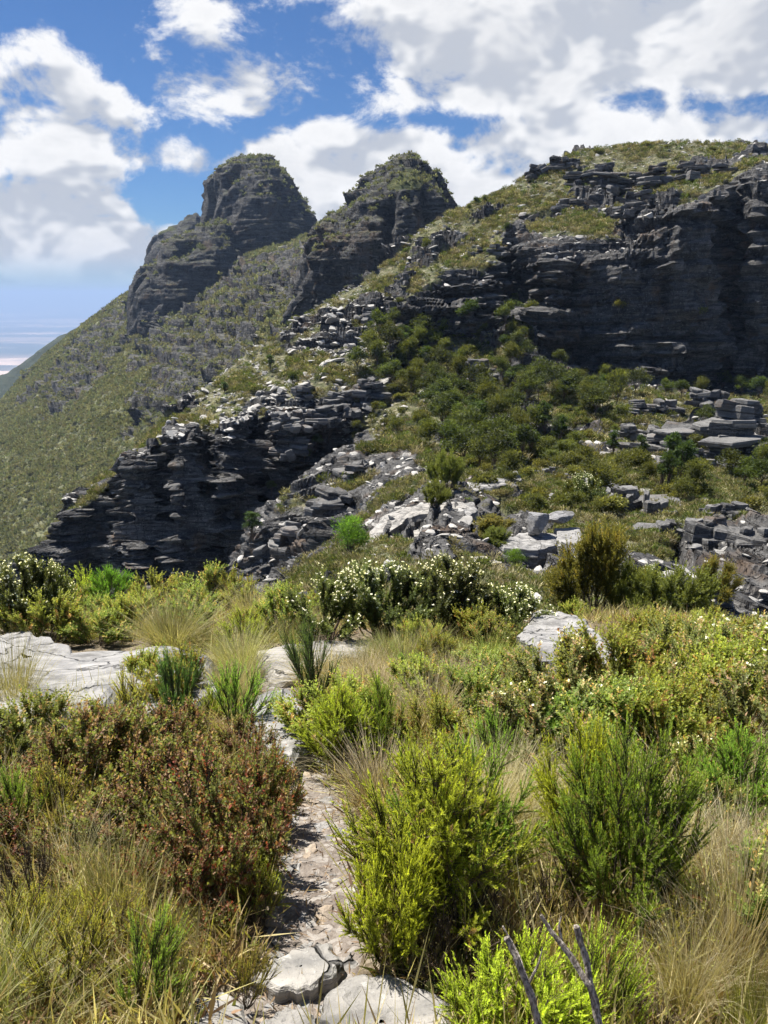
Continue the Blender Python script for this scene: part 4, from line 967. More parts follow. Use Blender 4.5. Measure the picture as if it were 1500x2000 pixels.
# ------------------------------------------------------------------ plants near the path, one by one
NEAR = [
 # kind, variant, foot x, foot y, width px, height px, label
 ('feather', 0, 850, 1800, 380, 290, 'big feathery yellow-green heath bush just right of the path'),
 ('feather', 1, 905, 1720, 300, 220, 'darker green feathery heath bush behind the big one beside the path'),
 ('feather', 2, 752, 1868, 195, 215, 'bright yellow-green heath leaning over the path above the pale rock'),
 ('feather', 1, 1215, 1800, 310, 320, 'tall bright green feathery heath bush above the dead grey branches'),
 ('feather', 2, 1150, 1690, 220, 230, 'yellow-tipped heath bush standing left of the tall bright green one'),
 ('feather', 2, 1000, 2075, 330, 165, 'lime green heath at the bottom edge around the dead grey branches'),
 ('sprig', 0, 930, 2095, 150, 110, 'low lime heath sprig at the bottom edge right of the pale rock'),
 ('sprig', 0, 1140, 2040, 170, 150, 'small yellow-green heath right of the dead branches at the bottom edge'),
 ('feather', 1, 1440, 1600, 200, 170, 'bright green soft heath bush at the right edge above the straw tussock'),
 ('sprig', 0, 1120, 1790, 80, 150, 'slim yellowish heath sprig behind the forked dead branch'),
 ('drygrass', 0, 1430, 1930, 300, 310, 'large straw-coloured grass tussock at the lower right edge'),
 ('drygrass', 1, 1340, 1990, 200, 200, 'straw grass tussock left of the large one at the lower right edge'),
 ('greengrass', 0, 1460, 2050, 140, 170, 'thin green grass tuft in the bottom right corner'),
 ('deadtwig', 0, 930, 1850, 170, 130, 'dry brown twiggy shrub in the shade right of the path bush'),
 ('deadtwig', 0, 1080, 1800, 130, 140, 'dry twigs between the two big feathery heath bushes'),
 ('longgrass', 0, 1010, 1680, 200, 200, 'arching dry grass between the two big feathery heath bushes'),
 # left of the path
 ('redleaf', 0, 450, 1720, 310, 200, 'dense russet-leaved shrub overhanging the left side of the path'),
 ('redleaf', 1, 330, 1640, 290, 165, 'russet and green shrub just behind the one overhanging the path'),
 ('redleaf', 0, 500, 1610, 170, 150, 'small russet shrub beside the narrow bend of the path'),
 ('redleaf', 1, 200, 1560, 280, 180, 'russet shrub mixed with grass above the left tussock'),
 ('yellowleaf', 1, 60, 1490, 240, 130, 'olive leafy shrub at the left edge below the rock slab'),
 ('redleaf', 1, 340, 1530, 240, 150, 'olive and russet shrub below the green heath row'),
 ('redleaf', 0, 400, 1800, 220, 150, 'dark shaded russet shrub low beside the shadow on the path'),
 ('sprig', 2, 120, 1640, 180, 130, 'yellowish heath behind the arching left tussock'),
 ('mixgrass', 0, 225, 1800, 240, 180, 'big arching grass tussock in front of the russet shrubs'),
 ('longgrass', 0, 150, 1740, 220, 190, 'tall loose straw grass at the left edge'),
 ('mixgrass', 0, 330, 1850, 170, 110, 'low arching grass tussock left of the path shadow'),
 ('deadtwig', 0, 70, 1790, 130, 150, 'grey-brown dry twiggy shrub at the left edge'),
 ('sprig', 0, 500, 1800, 100, 95, 'small lime heath sprig at the foot of the russet shrub by the path'),
 ('sprig', 2, 140, 1960, 180, 140, 'yellow-green heath clump in the bottom left corner'),
 ('sprig', 1, 280, 1985, 170, 130, 'green heath tuft at the bottom edge left of the squarish rock'),
 ('sprig', 2, 30, 1900, 150, 140, 'yellowish heath tuft at the left edge near the bottom'),
 ('sprig', 2, 480, 1960, 80, 90, 'tiny yellow heath sprig growing between the path rocks'),
 ('sprig', 1, 30, 1650, 110, 140, 'light green sprig at the left edge beside the yellowish heath'),
 # row of heath below the left rock slab
 ('sprig', 2, 262, 1440, 165, 118, 'yellow-green heath bush below the rock slab on the left'),
 ('rosemary', 0, 352, 1445, 95, 160, 'tall dark heath with bare spikes below the rock slab'),
 ('sprig', 1, 460, 1435, 140, 125, 'bright green heath bush left of the path rock'),
 ('sprig', 0, 430, 1400, 90, 70, 'small lime heath against the rock slab left of the path'),
 ('sprig', 0, 475, 1265, 95, 75, 'bright lime bush at the end of the long rock slab'),
 ('rosemary', 0, 612, 1385, 110, 150, 'dark green upright heath right of the path rock'),
 ('sprig', 0, 585, 1300, 60, 45, 'tiny lime heath in the gap above the dark upright heath'),
 ('feather', 0, 668, 1500, 180, 150, 'rounded yellow-green heath at the right side of the path bend'),
 ('feather', 1, 745, 1490, 120, 160, 'pale green heath behind the rounded one at the path bend'),
 ('greygrass', 0, 25, 1400, 170, 170, 'grey-brown dry grass in front of the long rock slab'),
 ('greygrass', 0, 110, 1440, 130, 110, 'thin brown grass below the long rock slab'),
 # the brow behind the slab
 ('whiteflower', 0, 40, 1240, 200, 175, 'white-flowering shrub at the left edge on the brow'),
 ('whiteflower', 1, 110, 1235, 110, 140, 'sprays of white blossom rising beside the left flowering shrub'),
 ('roundgreen', 0, 216, 1180, 88, 84, 'neat rounded dark green heath on the left brow'),
 ('sprig', 0, 165, 1190, 110, 75, 'lime heath beside the neat rounded one on the brow'),
 ('yellowleaf', 0, 90, 1262, 190, 105, 'yellow-green leafy shrub above the long rock slab'),
 ('yellowleaf', 1, 190, 1262, 130, 75, 'dark low leafy shrub touching the back of the long rock slab'),
 ('greygrass', 0, 335, 1262, 200, 100, 'broad grey-green grass tussock behind the long rock slab'),
 ('mixgrass', 0, 400, 1264, 120, 75, 'yellowish tussock beside the broad grey-green one'),
 ('yellowleaf', 0, 310, 1200, 140, 85, 'orange-tipped leafy shrub on the left brow'),
 ('yellowleaf', 1, 400, 1205, 150, 100, 'olive leafy shrub with yellow tips in the middle of the left brow'),
 ('yellowleaf', 0, 455, 1200, 100, 90, 'leafy shrub on the brow left of the rounded pale rock'),
 ('drygrass', 0, 490, 1220, 110, 95, 'pale dry tussock left of the rounded pale rock'),
 ('mixgrass', 0, 560, 1255, 130, 70, 'low green tussock in front of the rounded pale rock'),
 ('whiteflower', 1, 640, 1250, 190, 150, 'white-flowering shrub with bare stems right of the rounded pale rock'),
 ('whiteflower', 0, 740, 1245, 230, 155, 'broad white-flowering shrub in the middle of the picture'),
 ('whiteflower', 0, 858, 1245, 230, 165, 'dark white-flowering shrub right of the broad middle one'),
 ('whiteflower', 1, 985, 1262, 180, 125, 'open flowering shrub in front of the tilted striated rock'),
 ('yellowleaf', 1, 920, 1235, 90, 70, 'green leafy shrub between two flowering shrubs'),
 # right of the path, middle
 ('mixgrass', 0, 790, 1320, 150, 110, 'tussock with green heart in front of the flowering shrubs'),
 ('greengrass', 0, 840, 1290, 110, 70, 'bright grass tuft below the dark flowering shrub'),
 ('sprig', 1, 790, 1335, 80, 60, 'small bright heath in the heart of the tussock'),
 ('drygrass', 1, 850, 1450, 200, 150, 'large pale dry grass clump in the middle of the right slope'),
 ('drygrass', 0, 900, 1400, 150, 120, 'reddish dry grass behind the large pale clump'),
 ('drygrass', 0, 790, 1430, 110, 110, 'dry grass beside the pale green heath at the path bend'),
 ('yellowleaf', 1, 940, 1340, 150, 75, 'green leafy shrub left of the tilted striated rock'),
 ('feather', 1, 1060, 1325, 120, 50, 'dense green heath at the foot of the tilted striated rock'),
 ('broadleaf', 0, 1085, 1470, 150, 105, 'glossy broad-leaved green shrub in the middle of the right slope'),
 ('paleleaf', 0, 1170, 1425, 190, 110, 'pale leafy shrub below the tilted striated rock'),
 ('paleleaf', 0, 1260, 1460, 180, 130, 'pale-flowered leafy shrub right of the broad-leaved one'),
 ('yellowleaf', 0, 1340, 1400, 200, 130, 'orange-tipped leafy shrub on the right brow'),
 ('paleleaf', 0, 1430, 1450, 200, 150, 'olive leafy shrub with pale tips at the right edge'),
 ('yellowleaf', 1, 1260, 1365, 160, 75, 'leafy olive shrub on the brow under the olive bushes'),
 ('yellowleaf', 1, 1480, 1380, 150, 100, 'leafy shrub on the brow at the right edge'),
 ('yellowleaf', 0, 1000, 1420, 140, 90, 'yellow-green leafy shrub left of the broad-leaved one'),
 ('drygrass', 1, 1130, 1390, 130, 60, 'flattened dry grass under the pale leafy shrubs'),
 ('sprig', 1, 960, 1520, 150, 120, 'green heath above the gap between the two big heath bushes'),
 ('mixgrass', 0, 1040, 1560, 170, 120, 'mixed grass tussock above the tall bright green heath'),
 ('paleleaf', 0, 1350, 1540, 170, 120, 'pale leafy shrub beside the soft heath at the right edge'),
 ('yellowleaf', 1, 1380, 1640, 170, 120, 'yellow-green shrub behind the large straw tussock'),
 ('longgrass', 0, 1300, 1640, 200, 160, 'loose straw grass behind the tall bright green heath'),
]
CATS = {'drygrass': 'grass', 'greygrass': 'grass', 'greengrass': 'grass', 'mixgrass': 'grass', 'longgrass': 'grass'}
for (kind, v, x, y, wpx, hpx, label) in NEAR:
    plant(kind, v, x, y, wpx, hpx, label, 'plants along the path', CATS.get(kind, 'shrub'))

# the gaps between them: smaller plants of the same kinds
def inside(poly, x, y):
    c = False; n = len(poly)
    for i in range(n):
        x1, y1 = poly[i]; x2, y2 = poly[(i + 1) % n]
        if (y1 > y) != (y2 > y) and x < (x2 - x1) * (y - y1) / (y2 - y1) + x1: c = not c
    return c
KEEP = [[(-120,1195),(110,1252),(230,1252),(428,1268),(425,1300),(330,1335),(195,1375),(-120,1400)], [(470,1262),(735,1240),(737,1285),(600,1330),(500,1330)], [(465,1470),(495,1340),(560,1330),(610,1360),(620,1490)],
        [(440,2100),(470,1900),(520,1850),(640,1830),(680,1895),(780,1895),(900,1950),(910,2100)], [(350,2080),(360,1940),(440,1925),(480,1950),(490,2080)], [(1020,1270),(1040,1190),(1085,1175),(1220,1270),(1150,1300)], [(505,1200),(520,1140),(612,1140),(615,1200)]]
def zone(x, y):
    if x < 600:
        if y < 1262: return [('yellowleaf', .5), ('sprig', .2), ('mixgrass', .3)], 'small leafy or grassy plant in the gaps on the left brow', 'brow fill'
        if y < 1440: return [('sprig', .4), ('greygrass', .4), ('yellowleaf', .2)], 'small plant in the row below the long rock slab', 'heath row fill'
        if y < 1760: return [('redleaf', .68), ('longgrass', .08), ('mixgrass', .10), ('sprig', .14)], 'small plant among the russet shrubs left of the path', 'russet thicket fill'
        return [('greengrass', .15), ('sprig', .5), ('redleaf', .25), ('mixgrass', .10)], 'small tuft in the lower left corner thicket', 'lower left fill'
    if y < 1320: return [('yellowleaf', .4), ('greengrass', .3), ('mixgrass', .3)], 'small plant below the flowering shrubs', 'middle brow fill'
    if y < 1520:
        if x > 1000: return [('paleleaf', .4), ('yellowleaf', .42), ('redleaf', .1), ('drygrass', .08)], 'small leafy shrub in the thicket on the right slope', 'right slope fill'
        return [('drygrass', .4), ('mixgrass', .25), ('sprig', .2), ('yellowleaf', .15)], 'small plant among the dry grass right of the path bend', 'dry grass fill'
    if x > 1260: return [('drygrass', .4), ('longgrass', .2), ('sprig', .2), ('yellowleaf', .2)], 'small plant around the straw tussocks at the right edge', 'right edge fill'
    return [('sprig', .34), ('feather', .16), ('drygrass', .2), ('deadtwig', .3)], 'small plant under the big feathery heath bushes', 'heath bush fill'
KDESC = {'feather': 'feathery heath', 'sprig': 'heath sprig', 'yellowleaf': 'leafy shrub', 'paleleaf': 'pale leafy shrub', 'redleaf': 'russet shrub', 'drygrass': 'straw tuft', 'mixgrass': 'grass tuft', 'greengrass': 'green grass tuft', 'greygrass': 'grey grass tuft', 'longgrass': 'wispy grass tuft', 'deadtwig': 'dry twiggy shrub'}
STOPW = {'just', 'behind', 'beside', 'leaning', 'standing', 'at', 'above', 'right', 'left', 'in', 'between', 'overhanging', 'mixed', 'below', 'low', 'with', 'growing', 'against', 'on', 'rising', 'touching', 'under', 'around', 'of', 'and'}
def short(label):
    o = []
    for wd_ in label.split():
        if wd_ in STOPW and len(o) > 1: break
        o.append(wd_)
    return ' '.join(o[:6])
USED = set()
def fill_label(kind, p, zone_label):
    near = sorted(range(len(NEAR)), key=lambda i: (done[i][0] - p[0]) ** 2 + (done[i][1] - p[1]) ** 2)[:4]
    size = fr.permutation(['small', 'little', 'low'])
    for i in near:
        dx, dy = p[0] - done[i][0], p[1] - done[i][1]
        rel = ('right of' if dx > 0 else 'left of') if abs(dx) > abs(dy) else ('behind' if dy > 0 else 'in front of')
        lab = f"small {KDESC[kind]} {rel} the {short(NEAR[i][6])}"
        if lab not in USED: USED.add(lab); return lab
    return zone_label.replace('small plant', 'small ' + KDESC[kind]).replace('small tuft', 'small ' + KDESC[kind]).replace('small leafy or grassy plant', 'small ' + KDESC[kind]).replace('small leafy shrub', 'small ' + KDESC[kind])
fr = np.random.default_rng(77); done = [tuple(ghit(a[2], a[3])[:2]) for a in NEAR]; nfill = 0
for _ in range(6000):
    Yp = fr.uniform(1.5, 11.5); Xp = fr.uniform(-.62 * Yp - .3, .68 * Yp + .4)
    p = np.array([Xp, Yp, float(zg(Xp, Yp))]); x, y, zc = proj(p)
    if not (-90 < x < 1590 and 1130 < y < 2120): continue
    if x > 640 and y < 1270: continue
    if 1000 < x < 1250 and y < 1395: continue
    if any(inside(k, x, y) for k in KEEP): continue
    if path_dist(np.array([Xp]), np.array([Yp]))[0] < .25: continue
    if min((Xp - a) ** 2 + (Yp - b) ** 2 for a, b in done) < (0.085 + 0.036 * Yp) ** 2: continue
    kinds, label, grp = zone(x, y)
    kind = fr.choice([k for k, _ in kinds], p=[q for _, q in kinds])
    P = PROTO[kind][0]; s = fr.uniform(.5, .85) * (1.35 if 'right slope' in grp else 1.0 if Yp < 5 else 1.1)
    put(kind, int(fr.integers(0, 3)), (Xp, Yp, p[2] - .02), P['w'] * s, P['h'] * s * fr.uniform(.7, 1.0), fill_label(kind, (Xp, Yp), label), grp, CATS.get(kind, 'shrub'))
    done.append((Xp, Yp)); nfill += 1
    if nfill >= 330: break
print('fill plants', nfill)

# dead grey branches sticking up at the bottom edge
def limb(pts, r0, r1, seed, k=8, n=26):
    pts = np.array(pts); P = hermite(pts, np.linspace(0, len(pts) - 1, n))
    rad = np.linspace(r0, r1, n) * (1 + .34 * (fbm(P, .022, 3, seed) - .5) * 2); P = P + (np.stack([fbm(P, .05, 2, seed + 1), fbm(P, .05, 2, seed + 2), fbm(P, .05, 2, seed + 3)], 1) - .5) * r0 * 1.0
    T = unit(np.gradient(P, axis=0)); u = unit(np.cross(T, [0.3, 1, 0])); v = np.cross(T, u); an = np.arange(k) / k * 2 * np.pi
    rr_ = rad[:, None] * (1 + .14 * np.sin(3 * an + seed)[None]); V = P[:, None] + rr_[..., None] * (np.cos(an)[None, :, None] * u[:, None] + np.sin(an)[None, :, None] * v[:, None])
    idx = np.arange(n * k).reshape(n, k); nx = np.roll(idx, -1, 1)
    F = np.stack([idx[:-1], nx[:-1], nx[1:], idx[1:]], -1).reshape(-1, 4)
    V = np.vstack([V.reshape(-1, 3), P[-1:] + T[-1:] * rad[-1] * .5]); top = idx[-1]
    F = np.vstack([F, np.stack([top, np.roll(top, -1), np.full(k, n * k), np.full(k, n * k)], -1)])
    Fq = F[:-k]; me = bpy.data.meshes.new('branch'); me.from_pydata(V.tolist(), [], [tuple(f) for f in Fq] + [tuple(f[:3]) for f in F[-k:]]); me.materials.append(M_DEAD)
    return me
def dead(label, stems):
    b = at(*stems[0][0][0]); e = empty('dead_branch', (0, 0, 0))
    st = None
    for i, (pp, r0, r1) in enumerate(stems):
        q_ = link('stem' if i == 0 else 'fork', limb([at(*q) for q in pp], r0, r1, 400 + i), st or e)
        st = st or q_
    return tag(e, label, 'dead branch')
dead('dead grey branch with a broken end at the bottom edge', [([(1070, 2090, 1.231), (1042, 1960, 1.262), (1010, 1880, 1.284), (988, 1832, 1.300)], .0085, .006), ([(1030, 1925, 1.27), (1052, 1880, 1.29), (1060, 1850, 1.30)], .003, .0012), ([(1043, 1945, 1.265), (1010, 1860, 1.353), (982, 1808, 1.383)], .004, .002)])
dead('forked dead grey branch in the lime heath at the bottom edge', [([(1190, 2090, 1.216), (1165, 1980, 1.246), (1145, 1880, 1.277), (1126, 1812, 1.292)], .009, .0065), ([(1100, 1848, 1.31), (1092, 1810, 1.32), (1096, 1790, 1.33)], .003, .0012), ([(1152, 1925, 1.258), (1110, 1860, 1.292), (1075, 1815, 1.315), (1057, 1787, 1.326)], .0065, .0042)])

# ------------------------------------------------------------------ places on the land beyond
ALLP = np.vstack([SHEETS[n][0] for n in ('hill', 'rock_spur', 'saddle')]); APX, APY, APZ = proj(ALLP)
ok_ = (APZ > 9)
ALLN = np.vstack([SHEETS[n][2] for n in ('hill', 'rock_spur', 'saddle')])[ok_]
ALLP, APX, APY, APZ = ALLP[ok_], APX[ok_], APY[ok_], APZ[ok_]
def ashore(x, y):
    d = (APX - x) ** 2 + (APY - y) ** 2
    near = np.where(d < max(d.min() + .1, 5.0 ** 2))[0]
    ashore.nz = abs(ALLN[near[np.argmin(APZ[near])]][2])
    return ALLP[near[np.argmin(APZ[near])]]

# rocks: a few shapes, used many times
def boulder_mesh(name, seed, mat, flat=.6, n1=12, n2=8, blocky=.5, layered=.0):
    r_ = np.random.default_rng(seed)
    th = np.linspace(0, np.pi, n2); ph = np.linspace(0, 2*np.pi, n1, endpoint=False)
    T, Ph = np.meshgrid(th, ph, indexing='ij')
    p = np.stack([np.sin(T) * np.cos(Ph), np.sin(T) * np.sin(Ph), np.cos(T)], -1).reshape(-1, 3)
    if layered: p = np.sign(p) * np.abs(p) ** layered * .82
    pl = unit(r_.normal(size=(12, 3))); dist = r_.uniform(.42, .8, 12)
    q = p.copy()
    for a_, d_ in zip(pl, dist):
        s = q @ a_; over = np.maximum(0, s - d_); q = q - over[:, None] * a_ * .92
    q += (np.stack([fbm(p + seed, .5, 3, seed + j) for j in range(3)], 1) - .5) * .10
    q[:, 2] *= flat
    idx = np.arange(n1 * n2).reshape(n2, n1); nx = np.roll(idx, -1, 1)
    F = np.stack([idx[:-1], idx[1:], nx[1:], nx[:-1]], -1).reshape(-1, 4)
    return mesh_np(name, q * .5, F, mat)
def land_stone(name, S, dark, tint, lo=.1):
    m, w = new_mat(name)
    g = w.n('ShaderNodeNewGeometry'); oi = w.n('ShaderNodeObjectInfo')
    c, h = rock_colour(w, g.outputs['Position'], S, dark)
    c = w.mix(w.rng(oi.outputs['Random'], 0, 1, lo, lo + .45, False), c, tint)
    b = w.n('ShaderNodeBump'); w.set(b, 'Strength', .8); w.set(b, 'Distance', .12 * S); w.set(b, 'Height', h)
    finish(w, c, .9, b.outputs[0], .15); return m
M_LSTONE = land_stone('hillside_stone', .5, 1.15, (0.56, 0.54, 0.50), .4); M_LSLAB = land_stone('outcrop_stone', .5, 1.0, (0.30, 0.295, 0.285), .0)
def slab_piece(seed, mat):
    """angular bedded block: irregular outline, split along one bed"""
    r_ = np.random.default_rng(seed); n = 7
    a_ = (np.arange(n) + r_.uniform(-.38, .38, n)) / n * 2 * np.pi; rad = r_.uniform(.34, .62, n)
    x, y = rad * np.cos(a_), rad * np.sin(a_) * r_.uniform(.7, 1)
    sh = r_.normal(0, .035, 2); rings = []
    for z, f, d in ((-.5, .95, 0), (-.05, 1.0, 0), (.0, .90, 0), (.05, .99, 1), (.40, .97, 1), (.5, .84, 1)):
        jz = r_.normal(0, .05, n) * (z > .3); rings.append(np.stack([x * f + sh[0] * d, y * f + sh[1] * d, np.full(n, z) + jz + .12 * x * (z > .3)], 1))
    V = np.vstack(rings + [[[sh[0], sh[1], .5]]]); F = []
    for k in range(5):
        for i in range(n):
            j = (i + 1) % n; A_, B_, C_, D_ = k*n + i, k*n + j, (k+1)*n + j, (k+1)*n + i; F += [(A_, B_, C_), (A_, C_, D_)]
    for i in range(n): F.append((5*n + i, 5*n + (i + 1) % n, 6*n))
    return mesh_np('slab', V, np.array(F), mat)
def block_mesh(seed, mat, flat):
    """angular loose block"""
    r_ = np.random.default_rng(seed); n1, n2 = 10, 7
    T, Ph = np.meshgrid(np.linspace(0, np.pi, n2), np.linspace(0, 2*np.pi, n1, endpoint=False), indexing='ij')
    q = np.stack([np.sin(T) * np.cos(Ph), np.sin(T) * np.sin(Ph), np.cos(T)], -1).reshape(-1, 3)
    for a_, d_ in zip(unit(r_.normal(size=(10, 3))), r_.uniform(.32, .7, 10)): q = q - np.maximum(0, q @ a_ - d_)[:, None] * a_
    q[:, 2] *= flat; idx = np.arange(n1 * n2).reshape(n2, n1); nx = np.roll(idx, -1, 1)
    return mesh_np('loose_rock', q * .72, np.stack([idx[:-1], idx[1:], nx[1:], nx[:-1]], -1).reshape(-1, 4), mat)
BOULD = [block_mesh(500 + i, M_LSTONE, (.36, .5, .3, .55)[i % 4]) for i in range(8)]
SLABS = [slab_piece(540 + i, M_LSLAB) for i in range(8)]

def outcrop(x, y, w, h, label, seed, n=None, lean=0.0, group='rock outcrops on the hill and saddle', dep=.7):
    """a pile of bedded slabs; w, h in metres; foot at this place"""
    r_ = np.random.default_rng(seed); b = ashore(x, y); e = empty('rock_outcrop', (b[0], b[1] + w * .25, b[2] - .15 * h))
    ns = int(np.clip(round(w / h * .9), 1, 4)); ws = w / ns * 1.35
    for k in range(ns):
        cx = (k - (ns - 1) / 2) * w / ns * .85 + r_.normal(0, .06 * w); cy = r_.normal(0, .16 * w * dep); hs = h * r_.uniform(.65, 1.05); nl = int(np.clip(round(hs / .42), 2, 9))
        for i in range(nl):
            f = i / max(1, nl - 1); th = hs / nl * r_.uniform(.8, 1.6)
            for j in range(2):
                sx = ws * r_.uniform(.6, 1.1) * (1 - .42 * f ** 1.4)
                o = link('slab', SLABS[r_.integers(0, 8)], e)
                o.location = (cx + (j - .5) * ws * .42 * (1 - .5 * f) + r_.normal(0, .1 * ws) + lean * f * h, cy + r_.normal(0, .14 * ws), (i + .3 + .4 * r_.random()) * hs / nl)
                o.rotation_euler = (r_.normal(0, .09), r_.normal(-.05, .09), r_.uniform(0, 6.28)); o.scale = (sx, sx * r_.uniform(.6, .95), th)
        for i in range(2):
            o = link('slab', SLABS[r_.integers(0, 8)], e); sx = ws * r_.uniform(.3, .5)
            o.location = (cx + r_.normal(0, .45 * ws), cy - ws * r_.uniform(.3, .6), r_.uniform(0, .25) * hs); o.rotation_euler = (r_.normal(.2, .2), r_.normal(0, .2), r_.uniform(0, 6.28)); o.scale = (sx, sx * .8, sx * r_.uniform(.3, .6))
    return tag(e, label, 'rock', group)
OUT = [
 (728, 785, 3.6, 3.6, 'stacked bedded rock tower left of the scrubby gully'), (700, 800, 4.2, 3.0, 'wide block of bedded rock beside the rock tower'),
 (660, 800, 3.2, 2.6, 'bedded rock block above the dark cliff gully'), (590, 770, 2.6, 2.4, 'small stacked rock pillar on the pale stony slope'),
 (630, 820, 3.0, 3.4, 'dark stacked rocks at the head of the gully'), (560, 830, 4.0, 2.0, 'rock shelf at the rim of the dark cliff'), (570, 880, 3.6, 3.0, 'blocky rock under the rim of the dark cliff'),
 (932, 745, 2.8, 3.2, 'lone dark rock stack among the trees of the gully'), (720, 618, 2.6, 2.2, 'pale boulder pile high on the slope'),
 (810, 545, 4.4, 2.0, 'ledge of pale rock on the crag with a shrubby top'), (880, 535, 4.0, 1.8, 'flat rock shelf on top of the crag'), (900, 650, 4.0, 1.6, 'low ledge at the foot of the crag'),
 (830, 700, 2.0, 1.2, 'rock lump in the scrub below the crag'), (880, 690, 3.0, 1.6, 'pair of rounded rocks below the crag'),
 (1285, 812, 5.6, 2.6, 'pale rock outcrop at the foot of the cliff, topmost of three'), (1268, 868, 4.6, 2.6, 'pale broken rocks in the middle of the pale outcrops'),
 (1325, 880, 5.4, 3.4, 'pale bedded outcrop left of the dark rounded crag'), (1352, 918, 3.4, 2.8, 'lowest rounded block of the pale outcrops'), (1245, 840, 2.4, 1.2, 'scattered pale blocks at the left end of the pale outcrops'),
 (1428, 905, 5.4, 6.2, 'dark rounded bedded crag below the big cliff'), (1385, 790, 4.2, 2.0, 'shaded low bedded rock at the foot of the big cliff'),
 (1170, 968, 2.2, 1.2, 'dark perched boulder pile on the saddle'), (1225, 985, 2.4, 1.5, 'dark thin-bedded rocks right of the perched boulders'), (1262, 1005, 2.0, 1.0, 'lower end of the dark thin-bedded rocks'),
 (1430, 1010, 1.8, .8, 'small grey rock on the open slope at the right'), (1395, 1010, 1.2, .7, 'pale block on the open slope at the right'), (1060, 925, 2.6, .5, 'thin dark slab lying on the flat of the saddle'),
 (1110, 935, 2.0, .5, 'flat pale slab in the scrub on the saddle'), (1340, 1045, 2.4, .9, 'grey ledge at the top of the steep slabs on the right'), (1440, 1060, 2.6, 1.0, 'bedded ledge right of the grey ledge above the steep slabs'),
 (1160, 352, 8.5, 3.6, 'long rock ledge below the skyline of the plateau'), (1235, 368, 7.0, 5.0, 'dark blocky ledge under the skyline of the plateau'), (1310, 352, 8.0, 3.8, 'squared rock ledge near the plateau top'), (1400, 342, 8.0, 3.0, 'flat ledge above the top of the big cliff'),
 (1130, 402, 6.0, 2.8, 'thin ledges on the grassy slope above the cliff'), (1190, 422, 5.0, 2.4, 'rocks in the grass left of the cliff top'), (1245, 412, 4.0, 4.6, 'dark block standing above the cliff top'), (1010, 450, 3.2, 1.4, 'lone slanting rock on the grassy slope'),
 (910, 470, 3.0, 1.4, 'rocks on the left shoulder of the grassy slope'), (960, 490, 4.4, 1.6, 'bedded rocks above the shaded overhang'), (1060, 342, 6.0, 2.6, 'ledge at the left end of the plateau skyline'), (1110, 326, 8.0, 3.0, 'rock rim on the plateau skyline'),
 (1390, 385, 2.6, 1.0, 'pale flat rock at the very edge of the big cliff'), (640, 1000, 3.0, 2.0, 'ragged rocks on the flank of the spur'), (700, 930, 2.6, 1.6, 'pale broken rocks on top of the spur'), (560, 1060, 2.6, 1.8, 'ragged rocks at the foot of the spur'),
]
for i, (x, y, w_, h_, lab) in enumerate(OUT): outcrop(x, y, w_, h_, lab, 600 + i)

# named rocks of the saddle platform
def saddle_rock(pxs, Y, h, seed, mat, label, bury=1.0, **kw):
    """outline on a level plane at the height of the middle of the outline"""
    c = at(np.mean([p[0] for p in pxs]), np.mean([p[1] for p in pxs]), Y)
    pts = []
    for x, y in pxs:
        d = ray(x, y); pts.append(d * (c[2] / d[2]))
    pts = np.array(pts)
    me = slab_mesh('flat_rock', pts[:, :2] - c[:2], np.zeros(len(pts)) + kw.pop('tilt', 0) * (pts[:, 0] - c[0]), np.full(len(pts), -bury), seed, mat, **{'edge': .02, 'relief': .06, 'ledge': .06, **kw})
    return tag(link('flat_rock', me, loc=(c[0], c[1], c[2])), label, 'rock')
saddle_rock([(718,1040),(735,1010),(790,985),(850,978),(905,985),(915,1000),(850,1003),(790,1012),(745,1040)], 31, .3, 701, M_PALE, 'curved pale slab at the left end of the saddle rocks', tilt=.12, na=60, nr=10)
saddle_rock([(800,1035),(850,1005),(910,1000),(935,1020),(900,1050),(940,1075),(880,1088),(830,1070)], 29, .3, 703, M_PALE, 'bright bare rock floor between the saddle slabs', na=60, nr=10, bury=.8)
saddle_rock([(880,985),(925,978),(932,995),(905,1010),(885,1005)], 31.5, .3, 705, M_STONE, 'small flat-topped block on the bright rock floor', na=40, nr=8, bury=.9)
saddle_rock([(975,1052),(1030,1038),(1085,1040),(1090,1062),(1050,1072),(985,1068)], 26.6, .3, 707, M_STONE, 'thick bedded overhanging slab above the dark hollow', na=60, nr=10, bury=.75, ledge=.06)
saddle_rock([(1085,1030),(1130,1025),(1140,1052),(1110,1068),(1090,1062)], 27, .3, 709, M_STONE, 'grey slab right of the boulder on the overhanging slab', na=44, nr=8, bury=1.2)
saddle_rock([(835,1075),(880,1062),(915,1075),(955,1085),(900,1095),(850,1092)], 25, .3, 711, M_STONE, 'stepped grey slabs in front of the bright rock floor', na=50, nr=8, bury=.7)
saddle_rock([(890,950),(920,938),(985,932),(990,945),(930,955)], 42, .3, 713, M_STONE, 'flat slab behind the saddle shrubs', na=40, nr=8, bury=.8)
saddle_rock([(985,925),(1010,918),(1020,935),(1000,945)], 46, .3, 715, M_STONE, 'broad pale slab at the back of the saddle', na=40, nr=8, bury=.8)
b = at(1048, 1040, 27.4)
o = link('boulder', boulder_mesh('boulder', 752, M_DARKROCK, .9, 26, 18), loc=(b[0], b[1], b[2] + .38)); o.scale = (1.35, 1.2, 1.15); o.rotation_euler = (0, .35, 1.9)
tag(o, 'pointed grey boulder standing on the overhanging slab', 'rock')
b = at(1090, 1020, 28.2)
o = link('boulder', boulder_mesh('boulder', 737, M_DARKROCK, .5, 24, 16), loc=(b[0], b[1], b[2] + .2)); o.scale = (1.4, 1.0, 1.0); o.rotation_euler = (0, -.35, .2)
tag(o, 'dark leaning boulder beside the pointed one', 'rock')
